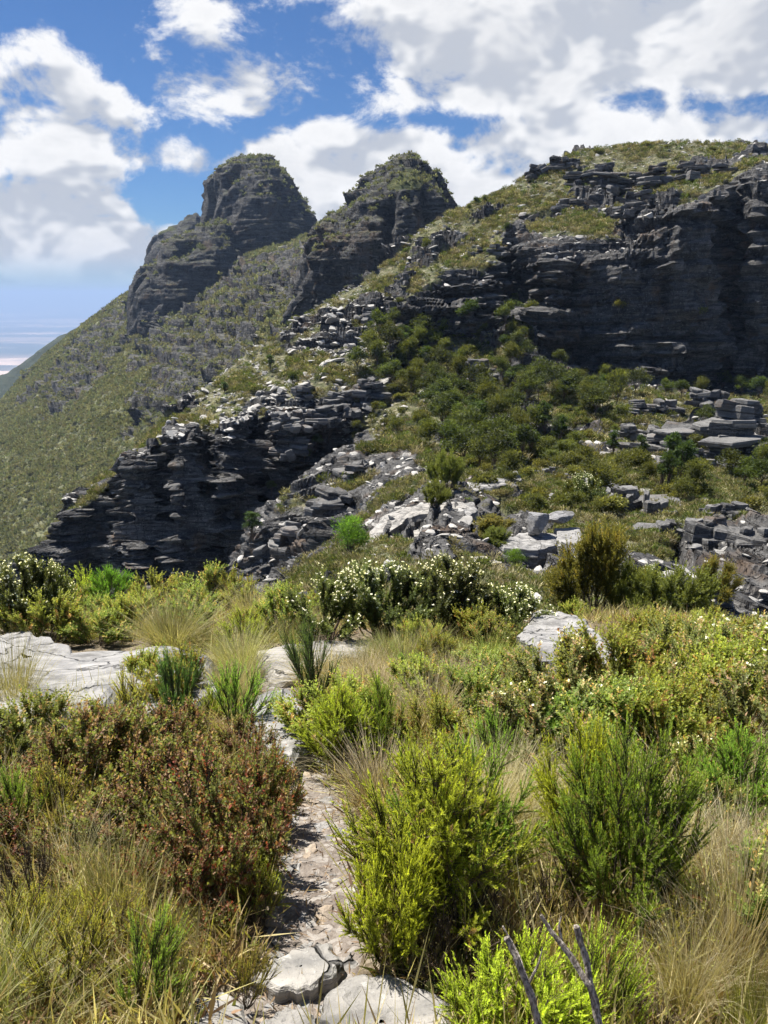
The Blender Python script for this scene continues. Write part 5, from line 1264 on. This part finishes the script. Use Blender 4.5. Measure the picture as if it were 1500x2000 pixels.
b = at(1168, 950, 44)
o = link('boulder', boulder_mesh('boulder', 741, M_STONE, .5, 24, 16), loc=(b[0], b[1], b[2] + .3)); o.scale = (2.2, 1.6, 1.6); o.rotation_euler = (0, -.2, .2)
tag(o, 'smooth grey boulder perched on the dark pile', 'rock')

# loose rocks on the slopes
lr = np.random.default_rng(91)
ROCKZ = [((545, 760), (590, 770), 105, 'pale loose rock among tussocks on the stony left slope'), ((400, 560), (740, 850), 45, 'pale loose rock near the rim of the dark cliff'), ((300, 460), (810, 870), 22, 'grey loose rock on the scrubby top of the dark cliff'),
         ((780, 1000), (400, 520), 32, 'loose rock on the grassy slope above the crag'), ((1000, 1300), (320, 470), 30, 'loose rock in the grass of the plateau slope'), ((760, 1040), (680, 900), 26, 'pale loose rock in the scrub of the saddle gully'), ((1080, 1480), (880, 1020), 40, 'pale loose rock on the open slope of the saddle')]
for (xr, yr, n, lab) in ROCKZ:
    k = 0; t_ = 0
    while k < n and t_ < n * 20:
        t_ += 1
        x, y = lr.uniform(*xr), lr.uniform(*yr)
        p = ashore(x, y); qx, qy, zc = proj(p)
        if abs(qx - x) + abs(qy - y) > 8 or ashore.nz < .62: continue
        s = (.45 + 1.3 * lr.random() ** 2.2) * (zc / 110) ** .6
        o = link('loose_rock', BOULD[lr.integers(0, 8)], loc=(p[0], p[1], p[2] + .12 * s)); o.scale = (s * lr.uniform(.9, 1.4), s, s * lr.uniform(.8, 1.2)); o.rotation_euler = (lr.normal(0, .2), lr.normal(0, .2), lr.uniform(0, 6.28))
        part_ = ('upper', 'middle', 'lower')[min(2, int((y - yr[0]) / (yr[1] - yr[0]) * 3))] + ' ' + ('left', 'centre', 'right')[min(2, int((x - xr[0]) / (xr[1] - xr[0]) * 3))]
        tag(o, f"{'big' if s > 1.0 else 'medium' if s > .62 else 'small'} {lab}, {part_} part", 'rock', lab.replace('loose rock', 'loose rocks')); k += 1

# ------------------------------------------------------------------ trees and bushes of the saddle
def tree(kind, seed, W, H, ncl, nleaf, ll, lw, ci, co, name='scrub_tree', rad=.05, low=.28, shape=(1, 1), fluff=.5):
    """crown of many leaf clumps on a forked trunk"""
    r_ = np.random.default_rng(seed)
    d = unit(r_.normal(size=(ncl, 3))); d[:, 2] = np.abs(d[:, 2]) * 1.1 - .35
    C = d * (r_.random((ncl, 1)) ** .45) * [W * .36, W * .36, H * .36]; C[:, 2] += H * (low + (1 - low) * .42)
    rad_c = r_.uniform(.09, .24, ncl) * W * shape[0]
    per = nleaf // ncl; n = ncl * per
    dd = unit(r_.normal(size=(n, 3)) + [0, 0, .25]); cc = np.repeat(C, per, 0); rc = np.repeat(rad_c, per)
    pos = cc + dd * (rc * (.2 + .95 * r_.random(n) ** .8))[:, None] * [1, 1, .75]
    dr = unit(dd + r_.normal(0, fluff, (n, 3)) + [0, 0, .35])
    V, F, k = blades(pos, dr, ll * r_.uniform(.6, 1.3, n), lw * r_.uniform(.7, 1.3, n), perp(dr, r_), .1)
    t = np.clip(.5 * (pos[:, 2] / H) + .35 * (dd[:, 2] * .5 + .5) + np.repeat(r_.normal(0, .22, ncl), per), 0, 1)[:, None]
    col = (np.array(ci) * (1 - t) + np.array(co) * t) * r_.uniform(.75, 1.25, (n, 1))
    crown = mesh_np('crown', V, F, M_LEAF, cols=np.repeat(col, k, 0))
    A, B, ra, rb = [], [], [], []
    fork = np.array([r_.normal(0, .03 * W), r_.normal(0, .03 * W), H * low])
    A.append([0, 0, 0]); B.append(fork); ra.append(rad); rb.append(rad * .75)
    for c_ in C:
        md = (fork + c_) / 2 + r_.normal(0, .04 * W, 3)
        A += [fork, md]; B += [md, c_]; ra += [rad * .5, rad * .32]; rb += [rad * .32, rad * .12]
    V, F = tubes(np.array(A, float), np.array(B, float), np.array(ra), np.array(rb), 5)
    proto(kind, name, W, H, [('trunk', mesh_np('trunk', V, F, M_BARK, smooth=True)), ('crown', crown)])
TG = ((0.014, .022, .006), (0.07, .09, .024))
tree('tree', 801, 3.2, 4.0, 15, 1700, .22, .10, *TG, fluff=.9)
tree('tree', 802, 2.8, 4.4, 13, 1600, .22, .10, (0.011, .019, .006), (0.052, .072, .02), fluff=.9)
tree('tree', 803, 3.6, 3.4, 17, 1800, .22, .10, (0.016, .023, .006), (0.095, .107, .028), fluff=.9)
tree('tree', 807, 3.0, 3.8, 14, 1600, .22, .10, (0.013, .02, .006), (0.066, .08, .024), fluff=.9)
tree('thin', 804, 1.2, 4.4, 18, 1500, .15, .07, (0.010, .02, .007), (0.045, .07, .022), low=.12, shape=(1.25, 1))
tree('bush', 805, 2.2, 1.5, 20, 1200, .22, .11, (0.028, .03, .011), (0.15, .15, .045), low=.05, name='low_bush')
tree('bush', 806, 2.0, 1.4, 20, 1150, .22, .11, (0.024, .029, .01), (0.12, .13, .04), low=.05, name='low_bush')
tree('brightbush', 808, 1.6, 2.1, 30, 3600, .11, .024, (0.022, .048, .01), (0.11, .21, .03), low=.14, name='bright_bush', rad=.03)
def stand(kind, v, x, y, w, h, label, group, cat, name=None):
    p = ashore(x, y)
    o = put(kind, v, (p[0], p[1], p[2] - .15), w, h, label, group, cat)
    if name: o.name = name
    return o
TREES = [ # label, group, [(x, y, width m, height m, kind)]
 ('dark tree in the dense saddle clump', 'trees in the middle of the saddle', [(880,902),(905,915),(935,920),(965,925),(992,915),(1020,905),(890,870),(920,880),(950,885),(985,880),(1012,872),(860,845),(900,842),(935,848),(968,850),(850,805),(885,812),(920,815),(955,820),(1000,830),(870,885),(1040,892),(1005,855),(940,800),(985,805),(865,780),(1035,870),(915,900),(978,900)]),
 ('tree in the scrubby gully below the crag', 'trees of the scrubby gully', [(770,640),(790,668),(812,690),(760,690),(740,660),(785,725),(815,745),(845,760),(800,700),(870,740),(900,755),(930,775),(880,775),(835,720),(720,700),(700,725),(762,760),(915,640),(800,770),(830,785),(860,800),(775,680),(805,720),(855,735),(890,730),(905,790),(740,720),(825,665),(845,690)]),
 ('tree in the shady cleft beside the cliff', 'trees in the cleft', [(985,640),(1003,628),(1000,665),(1020,650),(1012,690),(985,690),(995,722),(1020,715),(975,745),(1005,755),(1035,640)]),
 ('tree on the slope right of the saddle clump', 'trees right of the clump', [(1030,795),(1055,785),(1012,790),(1080,775),(1115,765),(1098,790),(1135,805),(1160,815),(1150,800),(1180,800),(1205,795),(1060,760)]),
 ('shaded tree at the foot of the big cliff', 'trees at the cliff foot', [(1090,722),(1180,768),(1210,775),(1240,772),(1300,772),(1330,778),(1365,775),(1410,770),(1445,772),(1480,780),(1500,790)]),
 ('tree beside the dark rounded crag', 'trees by the rounded crag', [(1388,885),(1378,862),(1400,910),(1425,935),(1480,925),(1497,900),(1500,935),(1372,840),(1452,950),(1490,958)]),
 ('slender tree right of the thin-bedded rocks', 'slender trees', [(1285,965),(1300,962),(1318,968),(1330,960),(1075,875),(1062,862),(1090,868),(1195,900),(1260,905)]),
]
ORD = ['leftmost', 'second from left', 'third from left', 'fourth from left', 'fifth from left', 'sixth from left', 'seventh from left', 'eighth from left', 'ninth from left']
def row_labels(lab, pts):
    o = sorted(pts, key=lambda q: -q[1]); nr_ = min(5, max(1, round(len(o) / 5))); rows = np.array_split(np.arange(len(o)), nr_); names = {}
    rn = ['nearest row', 'second row', 'third row', 'fourth row', 'fifth row']
    for ri, row in enumerate(rows):
        for ci, k in enumerate(sorted(row, key=lambda k: o[k][0])): names[o[k]] = f"{lab}, {rn[ri] if nr_ > 1 else 'its row'}, {ORD[ci]}"
    return names
for (lab, grp, pts) in TREES:
    names = row_labels(lab, pts)
    for i, (x, y) in enumerate(pts):
        kind = 'thin' if 'slender' in lab else 'tree'
        s = lr.uniform(.75, 1.15) * (.72 if 'rounded crag' in lab else 1.0 if 'foot' in lab or 'cleft' in lab else 1.15)
        w_, h_ = (1.2, 4.2) if kind == 'thin' else (3.1, 3.9)
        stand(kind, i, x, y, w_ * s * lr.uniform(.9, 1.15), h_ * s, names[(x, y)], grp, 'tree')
SING = [('bush', 0, 1267, 286, 2.6, 1.5, 'rounded bush on the skyline of the plateau'), ('bush', 1, 1172, 295, 2.4, 1.2, 'wind-bent bush at the left of the plateau skyline'), ('bush', 1, 1390, 290, 2.4, 1.2, 'low bush on the skyline near the big cliff top'), ('bush', 0, 1305, 286, 1.6, .8, 'tiny bush on the skyline right of the rounded one'),
        ('tree', 1, 930, 402, 1.6, 2.6, 'taller of the small trees on the shoulder skyline'), ('tree', 0, 944, 398, 1.3, 2.2, 'smaller of the small trees on the shoulder skyline'), ('tree', 2, 916, 408, 1.4, 1.5, 'low bush below the small trees on the shoulder skyline'),
        ('thin', 0, 527, 720, 1.5, 3.2, 'lone dark conical bush on the pale stony slope'), ('thin', 0, 435, 765, 1.2, 2.4, 'small dark bush near the rim of the dark cliff'), ('tree', 1, 570, 760, 1.8, 3.2, 'dark bush beside the small stacked rock pillar'),
        ('tree', 0, 592, 905, 2.2, 3.0, 'dark tree in the gully beside the dark cliff'), ('tree', 1, 620, 880, 2.0, 2.6, 'tree higher up in the gully beside the dark cliff'), ('thin', 0, 492, 1050, 1.6, 3.4, 'dark narrow tree at the mouth of the gully'), ('tree', 1, 530, 970, 1.6, 2.6, 'tree against the right end of the dark cliff'),
        ('tree', 2, 830, 490, 2.4, 2.6, 'bush on the slope left of the crag top'), ('tree', 0, 790, 500, 2.0, 2.2, 'bush at the left edge of the upper slope'), ('tree', 1, 990, 460, 2.0, 3.0, 'dark bush above the shaded overhang'), ('bush', 0, 1210, 600, 2.2, 1.3, 'small bush clinging to the big cliff face'), ('bush', 1, 1370, 612, 2.6, 1.6, 'dark bush on a ledge of the big cliff')]
for (k, v, x, y, w_, h_, lab) in SING: stand(k, v, x, y, w_, h_, lab, 'single bushes on the hill', 'bush' if 'bush' in lab else 'tree')
def far_plant(kind, v, x, y, Y, w, h, lab, cat='bush'):
    p = ashore(x, y); return put(kind, v, (p[0], p[1], p[2] - .12), w, h, lab, 'bushes of the near saddle', cat)
for (k, v, x, y, w_, h_, lab) in [
    ('brightbush', 0, 678, 1088, 1.7, 2.1, 'bright green feathery bush left of the saddle rocks'), ('olive', 0, 1165, 1205, 2.1, 2.3, 'large olive and rust bush below the overhanging slab'), ('olive', 1, 1215, 1215, 1.6, 1.5, 'mustard green bush right of the large olive one'),
    ('olive', 1, 1310, 1262, 2.4, 1.9, 'wide olive bush on the right below the steep slabs'), ('olive', 0, 1375, 1290, 1.6, 1.4, 'dark olive bush at the foot of the steep slabs'), ('olive', 0, 960, 1045, 2.2, .9, 'low rust-tinted shrub on the bright rock floor'),
    ('olive', 1, 975, 1060, 1.2, .8, 'bright low shrub in front of the rust-tinted one'), ('whiteflower', 0, 1135, 985, 2.2, 1.8, 'white-flowering bush behind the dark leaning boulder'), ('olive', 1, 1115, 985, 1.3, 1.4, 'dark green bush beside the white-flowering saddle bush'),
    ('olive', 1, 870, 960, 2.2, 2.2, 'grey-green bush at the back of the saddle rocks'), ('olive', 1, 845, 985, 1.6, 1.2, 'green bush left of the flat-topped block'), ('olive', 0, 1390, 1170, 1.5, 1.3, 'bush growing among the steep slabs'), ('whiteflower', 1, 1260, 1150, 1.0, .8, 'pale bush left of the steep slabs'),
    ('brightbush', 0, 1010, 1105, .9, .9, 'light green bush in the dark hollow'), ('yellowleaf', 0, 1125, 1215, .9, .6, 'orange and green bush left of the large olive bush'), ('whiteflower', 0, 1310, 1040, 1.2, .8, 'pale flowering bush above the steep slabs')]:
    far_plant(k, v, x, y, 0, w_, h_, lab)

# ------------------------------------------------------------------ ground cover that nobody could count
def scatter(name, pts, scl, protos, label, tilt=.15, seed=1):
    r_ = np.random.default_rng(seed); n = len(pts)
    me = bpy.data.meshes.new(name); me.vertices.add(n); me.vertices.foreach_set('co', np.asarray(pts, np.float32).ravel())
    a = me.attributes.new('scl', 'FLOAT_VECTOR', 'POINT'); s3 = np.stack([scl, scl, scl * r_.uniform(.7, 1.15, n)], 1); a.data.foreach_set('vector', s3.astype(np.float32).ravel())
    a = me.attributes.new('rot', 'FLOAT_VECTOR', 'POINT'); a.data.foreach_set('vector', np.stack([r_.normal(0, tilt, n), r_.normal(0, tilt, n), r_.uniform(0, 6.28, n)], 1).astype(np.float32).ravel())
    col = bpy.data.collections.new(name + '_kinds')
    for m_ in protos: col.objects.link(bpy.data.objects.new(m_.name, m_))
    ng = bpy.data.node_groups.new(name, 'GeometryNodeTree')
    ng.interface.new_socket('Geometry', in_out='INPUT', socket_type='NodeSocketGeometry'); ng.interface.new_socket('Geometry', in_out='OUTPUT', socket_type='NodeSocketGeometry')
    g = NT(ng); gi = g.n('NodeGroupInput'); go = g.n('NodeGroupOutput')
    ci = g.n('GeometryNodeCollectionInfo'); ci.inputs['Collection'].default_value = col; ci.inputs['Separate Children'].default_value = True; ci.inputs['Reset Children'].default_value = True
    ip = g.n('GeometryNodeInstanceOnPoints'); g.set(ip, 'Points', gi.outputs[0]); g.set(ip, 'Instance', ci.outputs[0]); ip.inputs['Pick Instance'].default_value = True
    sc_ = g.n('GeometryNodeInputNamedAttribute', data_type='FLOAT_VECTOR'); sc_.inputs['Name'].default_value = 'scl'
    ro = g.n('GeometryNodeInputNamedAttribute', data_type='FLOAT_VECTOR'); ro.inputs['Name'].default_value = 'rot'
    g.set(ip, 'Scale', sc_.outputs[0]); g.set(ip, 'Rotation', ro.outputs[0]); g.set(go, 0, ip.outputs[0])
    o = link(name, me); md = o.modifiers.new('scatter', 'NODES'); md.node_group = ng
    return tag(o, label, kind='stuff')

def cover_bush(seed, n, size, lw, ci, co, flat=.6, name='tuft'):
    r_ = np.random.default_rng(seed)
    d = unit(r_.normal(size=(n, 3))); d[:, 2] = np.abs(d[:, 2]); p = d * (r_.random((n, 1)) ** .4) * [.5, .5, flat * .8]
    dr = unit(d + r_.normal(0, .6, (n, 3)) + [0, 0, .5]); sd_ = perp(dr, r_)
    V, F, k = blades(p, dr, size * r_.uniform(.7, 1.3, n), lw * r_.uniform(.7, 1.3, n), sd_, .1)
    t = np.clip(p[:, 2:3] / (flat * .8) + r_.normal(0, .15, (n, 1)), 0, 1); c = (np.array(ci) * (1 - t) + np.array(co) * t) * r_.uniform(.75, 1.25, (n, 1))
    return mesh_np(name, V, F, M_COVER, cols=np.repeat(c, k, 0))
def sample(sheetn, n, seed, fn, zmin=9):
    Q, m, N, (nu, nv) = SHEETS[sheetn]; r_ = np.random.default_rng(seed)
    A = Q.reshape(nu, nv, 3); M = m.reshape(nu, nv)
    ar = np.linalg.norm(np.cross(A[1:, :-1] - A[:-1, :-1], A[:-1, 1:] - A[:-1, :-1]), axis=-1)
    nz = np.cross(A[1:, :-1] - A[:-1, :-1], A[:-1, 1:] - A[:-1, :-1])[..., 2] / (ar + 1e-9)
    c = A[:-1, :-1]; x, y, zc = proj(c)
    bn = np.abs(N.reshape(nu, nv, 3)[:-1, :-1, 2]); nz = np.minimum(np.abs(nz), np.where(bn < .5, .1, 1.0))
    wgt = ar * fn(M[:-1, :-1], np.abs(nz), x, y, zc) * (zc > zmin) * (x > -120) * (x < 1620)
    i = r_.choice(wgt.size, n, p=(wgt / wgt.sum()).ravel()); u, v = r_.random((2, n, 1))
    a0 = A[:-1, :-1].reshape(-1, 3)[i]; a1 = A[1:, :-1].reshape(-1, 3)[i]; a2 = A[:-1, 1:].reshape(-1, 3)[i]
    return a0 + (a1 - a0) * u + (a2 - a0) * v, x.ravel()[i], y.ravel()[i], zc.ravel()[i]
def veg(m, nz, x, y, zc):
    p_ = np.stack([x.ravel() * .05, y.ravel() * .09, zc.ravel() * .1], 1); pt = fbm(p_, 2.2, 3, 640).reshape(x.shape)
    return np.clip(1.0 - m * 1.3, 0, 1) * np.clip(nz * 2 - .4, 0, 1) / zc * (.12 + sstep(pt, .42, .62))
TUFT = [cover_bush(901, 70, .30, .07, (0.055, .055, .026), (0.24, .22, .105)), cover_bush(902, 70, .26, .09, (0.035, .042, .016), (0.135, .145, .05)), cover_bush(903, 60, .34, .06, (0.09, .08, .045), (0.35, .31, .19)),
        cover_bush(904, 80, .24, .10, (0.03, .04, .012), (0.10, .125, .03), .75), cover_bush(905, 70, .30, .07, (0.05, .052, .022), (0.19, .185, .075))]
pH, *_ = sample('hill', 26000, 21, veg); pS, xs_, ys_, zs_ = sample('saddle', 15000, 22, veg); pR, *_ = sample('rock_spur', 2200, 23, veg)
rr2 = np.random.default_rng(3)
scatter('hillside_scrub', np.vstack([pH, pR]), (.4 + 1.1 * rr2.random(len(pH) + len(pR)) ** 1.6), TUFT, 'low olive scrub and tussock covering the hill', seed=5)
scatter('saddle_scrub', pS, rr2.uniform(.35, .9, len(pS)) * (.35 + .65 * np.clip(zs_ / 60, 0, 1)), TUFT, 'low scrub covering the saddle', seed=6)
GSCR = [[me_ for pn, me_ in P_['parts'] if pn == 'crown'][0] for P_ in PROTO['bush'] + PROTO['tree'][2:3]]
pG, *_ = sample('hill', 230, 28, lambda m, nz, x, y, zc: np.clip(1 - m, 0, 1) * ((x > 690) & (x < 1120) & (y > 600) & (y < 930) & (np.abs(x - 700 - (y - 600) * .75) < 210)) / zc)
pG2, *_ = sample('hill', 90, 29, lambda m, nz, x, y, zc: np.clip(1 - m, 0, 1) * ((x > 1080) & (y > 740) & (y < 930) & ~((x > 1215) & (y < 915))) / zc)
pG3, *_ = sample('saddle', 120, 30, lambda m, nz, x, y, zc: np.clip(1 - m, 0, 1) * ((x > 820) & (y < 1010)) / zc, 30)
pG = np.vstack([pG, pG2, pG3])
scatter('gully_scrub', pG, rr2.uniform(.35, .95, len(pG)) ** 1.3, GSCR, 'mid green waist-high scrub filling the gully and saddle', .1, 12)
FARB = [cover_bush(911, 26, .55, .30, (0.07, .076, .042), (0.20, .205, .11), .7), cover_bush(912, 26, .55, .30, (0.046, .056, .03), (0.14, .155, .082), .7), cover_bush(913, 26, .55, .25, (0.08, .08, .045), (0.25, .24, .135), .6)]
pM, xm, ym, zm = sample('mountain_slope', 42000, 24, lambda m, nz, x, y, zc: np.clip(1.1 - m, 0, 1) / zc ** 1.2 * (.5 + .7 * sstep(fbm(np.stack([x.ravel() * .03, y.ravel() * .05, zc.ravel() * .01], 1), 1.5, 4, 650).reshape(x.shape), .4, .62)), 100)
scatter('mountain_scrub', pM, rr2.uniform(.8, 2.2, len(pM)) * (zm / 300) ** .5, FARB, 'fine dark green scrub on the long mountain slopes', seed=7)
SCREE = [block_mesh(950 + i, M_LSTONE, .38) for i in range(5)]
pC, xc, yc, zc_ = sample('hill', 9000, 25, lambda m, nz, x, y, zc: np.clip(.4 + m, 0, 1) * (nz > .6) * (.22 + 1.0 * ((x > 380) & (x < 790) & (y > 560) & (y < 880)) + .25 * (y < 520)) / zc)
pC2, *_ = sample('saddle', 700, 26, lambda m, nz, x, y, zc: (.15 + m) * (nz > .6) / zc, 14); pC3, *_ = sample('rock_spur', 900, 27, lambda m, nz, x, y, zc: (.3 + m) * (nz > .6) / zc)
scatter('scree', np.vstack([pC, pC2, pC3]), np.concatenate([.25 + .7 * rr2.random(len(pC)) ** 2, .15 + .4 * rr2.random(len(pC2)) ** 2, .25 + .6 * rr2.random(len(pC3)) ** 2]), SCREE, 'pale small stones strewn over the slopes', .4, 8)
for nm, cnt, sd2, lo in (('middle_peak', 3000, 31, 1.0), ('far_peak', 2500, 32, 1.6), ('peak_buttress', 1500, 33, 1.6)):
    pp, *_ = sample(nm, cnt // 2, sd2, lambda m, nz, x, y, zc: np.clip(nz * 1.6 - .6, 0, 1), 60)
    scatter('peak_scrub', pp, rr2.uniform(.6, 1.4, cnt // 2) * lo, FARB[:2], {'middle_peak': 'dark scrub on the ledges of the middle peak', 'far_peak': 'dark scrub on the domed far peak', 'peak_buttress': 'dark scrub on the buttress under the far peak'}[nm], seed=sd2)

# litter, dry stalks and sprouts under the near plants
def sprout(seed, n, Ln, wd, c0, c1, spread=.5):
    r_ = np.random.default_rng(seed); B = np.c_[r_.normal(0, .035, (n, 2)), np.zeros(n)]
    d = unit(r_.normal(0, spread, (n, 3)) + [0, 0, 1]); L = Ln * r_.uniform(.4, 1.1, n)
    V, F, k = blades(B, d, L, np.full(n, wd), perp(d, r_), 0)
    c = np.where(r_.random((n, 1)) < .5, np.array(c0), np.array(c1)) * r_.uniform(.7, 1.2, (n, 1))
    return mesh_np('sprout', V, F, M_GRASS, cols=np.repeat(c, k, 0))
SPR = [sprout(961, 26, .16, .005, (0.30, .25, .14), (0.20, .16, .09)), sprout(962, 30, .12, .006, (0.16, .19, .05), (0.25, .27, .07)), sprout(963, 24, .10, .007, (0.13, .09, .06), (0.22, .15, .10), 1.2), sprout(964, 30, .09, .009, (0.12, .14, .04), (0.19, .12, .06), .9), sprout(965, 22, .20, .004, (0.36, .31, .18), (0.24, .22, .09))]
ur = np.random.default_rng(99); U = []
for _ in range(40):
    Yp = ur.uniform(1.2, 12, 2000); Yp = Yp[ur.random(2000) < .25 + .75 * (1.8 / Yp)]; Xp = ur.uniform(-1, 1, len(Yp)) * (.62 * Yp + .5)
    pd = path_dist(Xp, Yp); ok = pd > .17 + .06 * ur.random(len(Yp))
    Xp, Yp = Xp[ok], Yp[ok]; q = np.stack([Xp, Yp, zg(Xp, Yp)], 1); x, y, _z = proj(q)
    good = np.array([not any(inside(k, a_, b_) for k in KEEP) for a_, b_ in zip(x, y)], bool)
    U.append(q[good])
    if sum(len(u) for u in U) > 9000: break
U = np.vstack(U)
scatter('undergrowth', U, ur.uniform(.7, 1.6, len(U)), SPR, 'dry stalks and small sprouts between the path plants', .25, 9)

kk = ur.integers(4, 200, 2600); q = PATHD[kk] + side[kk] * ur.normal(0, .11, (2600, 1)); q[:, 2] = zg(q[:, 0], q[:, 1]) - .043
GRAV = [mesh_ for mesh_ in (block_mesh(980 + i, (M_TAN, M_STONE, M_PALE)[i % 3], .5) for i in range(5))]
scatter('gravel', q, .006 + .016 * ur.random(2600) ** 2, GRAV, 'fine gravel and chips trodden into the path', .5, 14)
kk = ur.integers(4, 200, 260); q = PATHD[kk] + side[kk] * ur.normal(0, .18, (260, 1)); q[:, 2] = zg(q[:, 0], q[:, 1]) - .03
LIT = [sprout(985 + i, 7, .05, .005, (0.16, .11, .07), (0.26, .19, .12), 2.5) for i in range(3)]
scatter('leaf_litter', q, ur.uniform(.6, 1.2, 260), LIT, 'dead leaves and twigs lying on the path', .3, 15)
# ------------------------------------------------------------------ haze: the air between here and the far plain
def build_haze():
    hx, z0, z1 = 78000.0, PLAIN_Z - 1.0, 130.0
    V = [(sx * hx, sy * hx, z) for z in (z0, z1) for sx, sy in ((-1, -1), (1, -1), (1, 1), (-1, 1))]
    F = [(0, 3, 2, 1), (4, 5, 6, 7), (0, 1, 5, 4), (1, 2, 6, 5), (2, 3, 7, 6), (3, 0, 4, 7)]
    me = bpy.data.meshes.new('haze'); me.from_pydata(V, [], F)
    m, w = new_mat('haze_air')
    v = w.n('ShaderNodeVolumePrincipled'); v.inputs['Color'].default_value = (0.50, 0.68, 1.0, 1); v.inputs['Density'].default_value = 1.15e-4; v.inputs['Anisotropy'].default_value = 0.0
    o = w.n('ShaderNodeOutputMaterial'); w.set(o, 'Volume', v.outputs[0])
    me.materials.append(m)
    tag(link('haze', me), label='thin blue haze in the air over the far plain', kind='stuff')
build_haze()
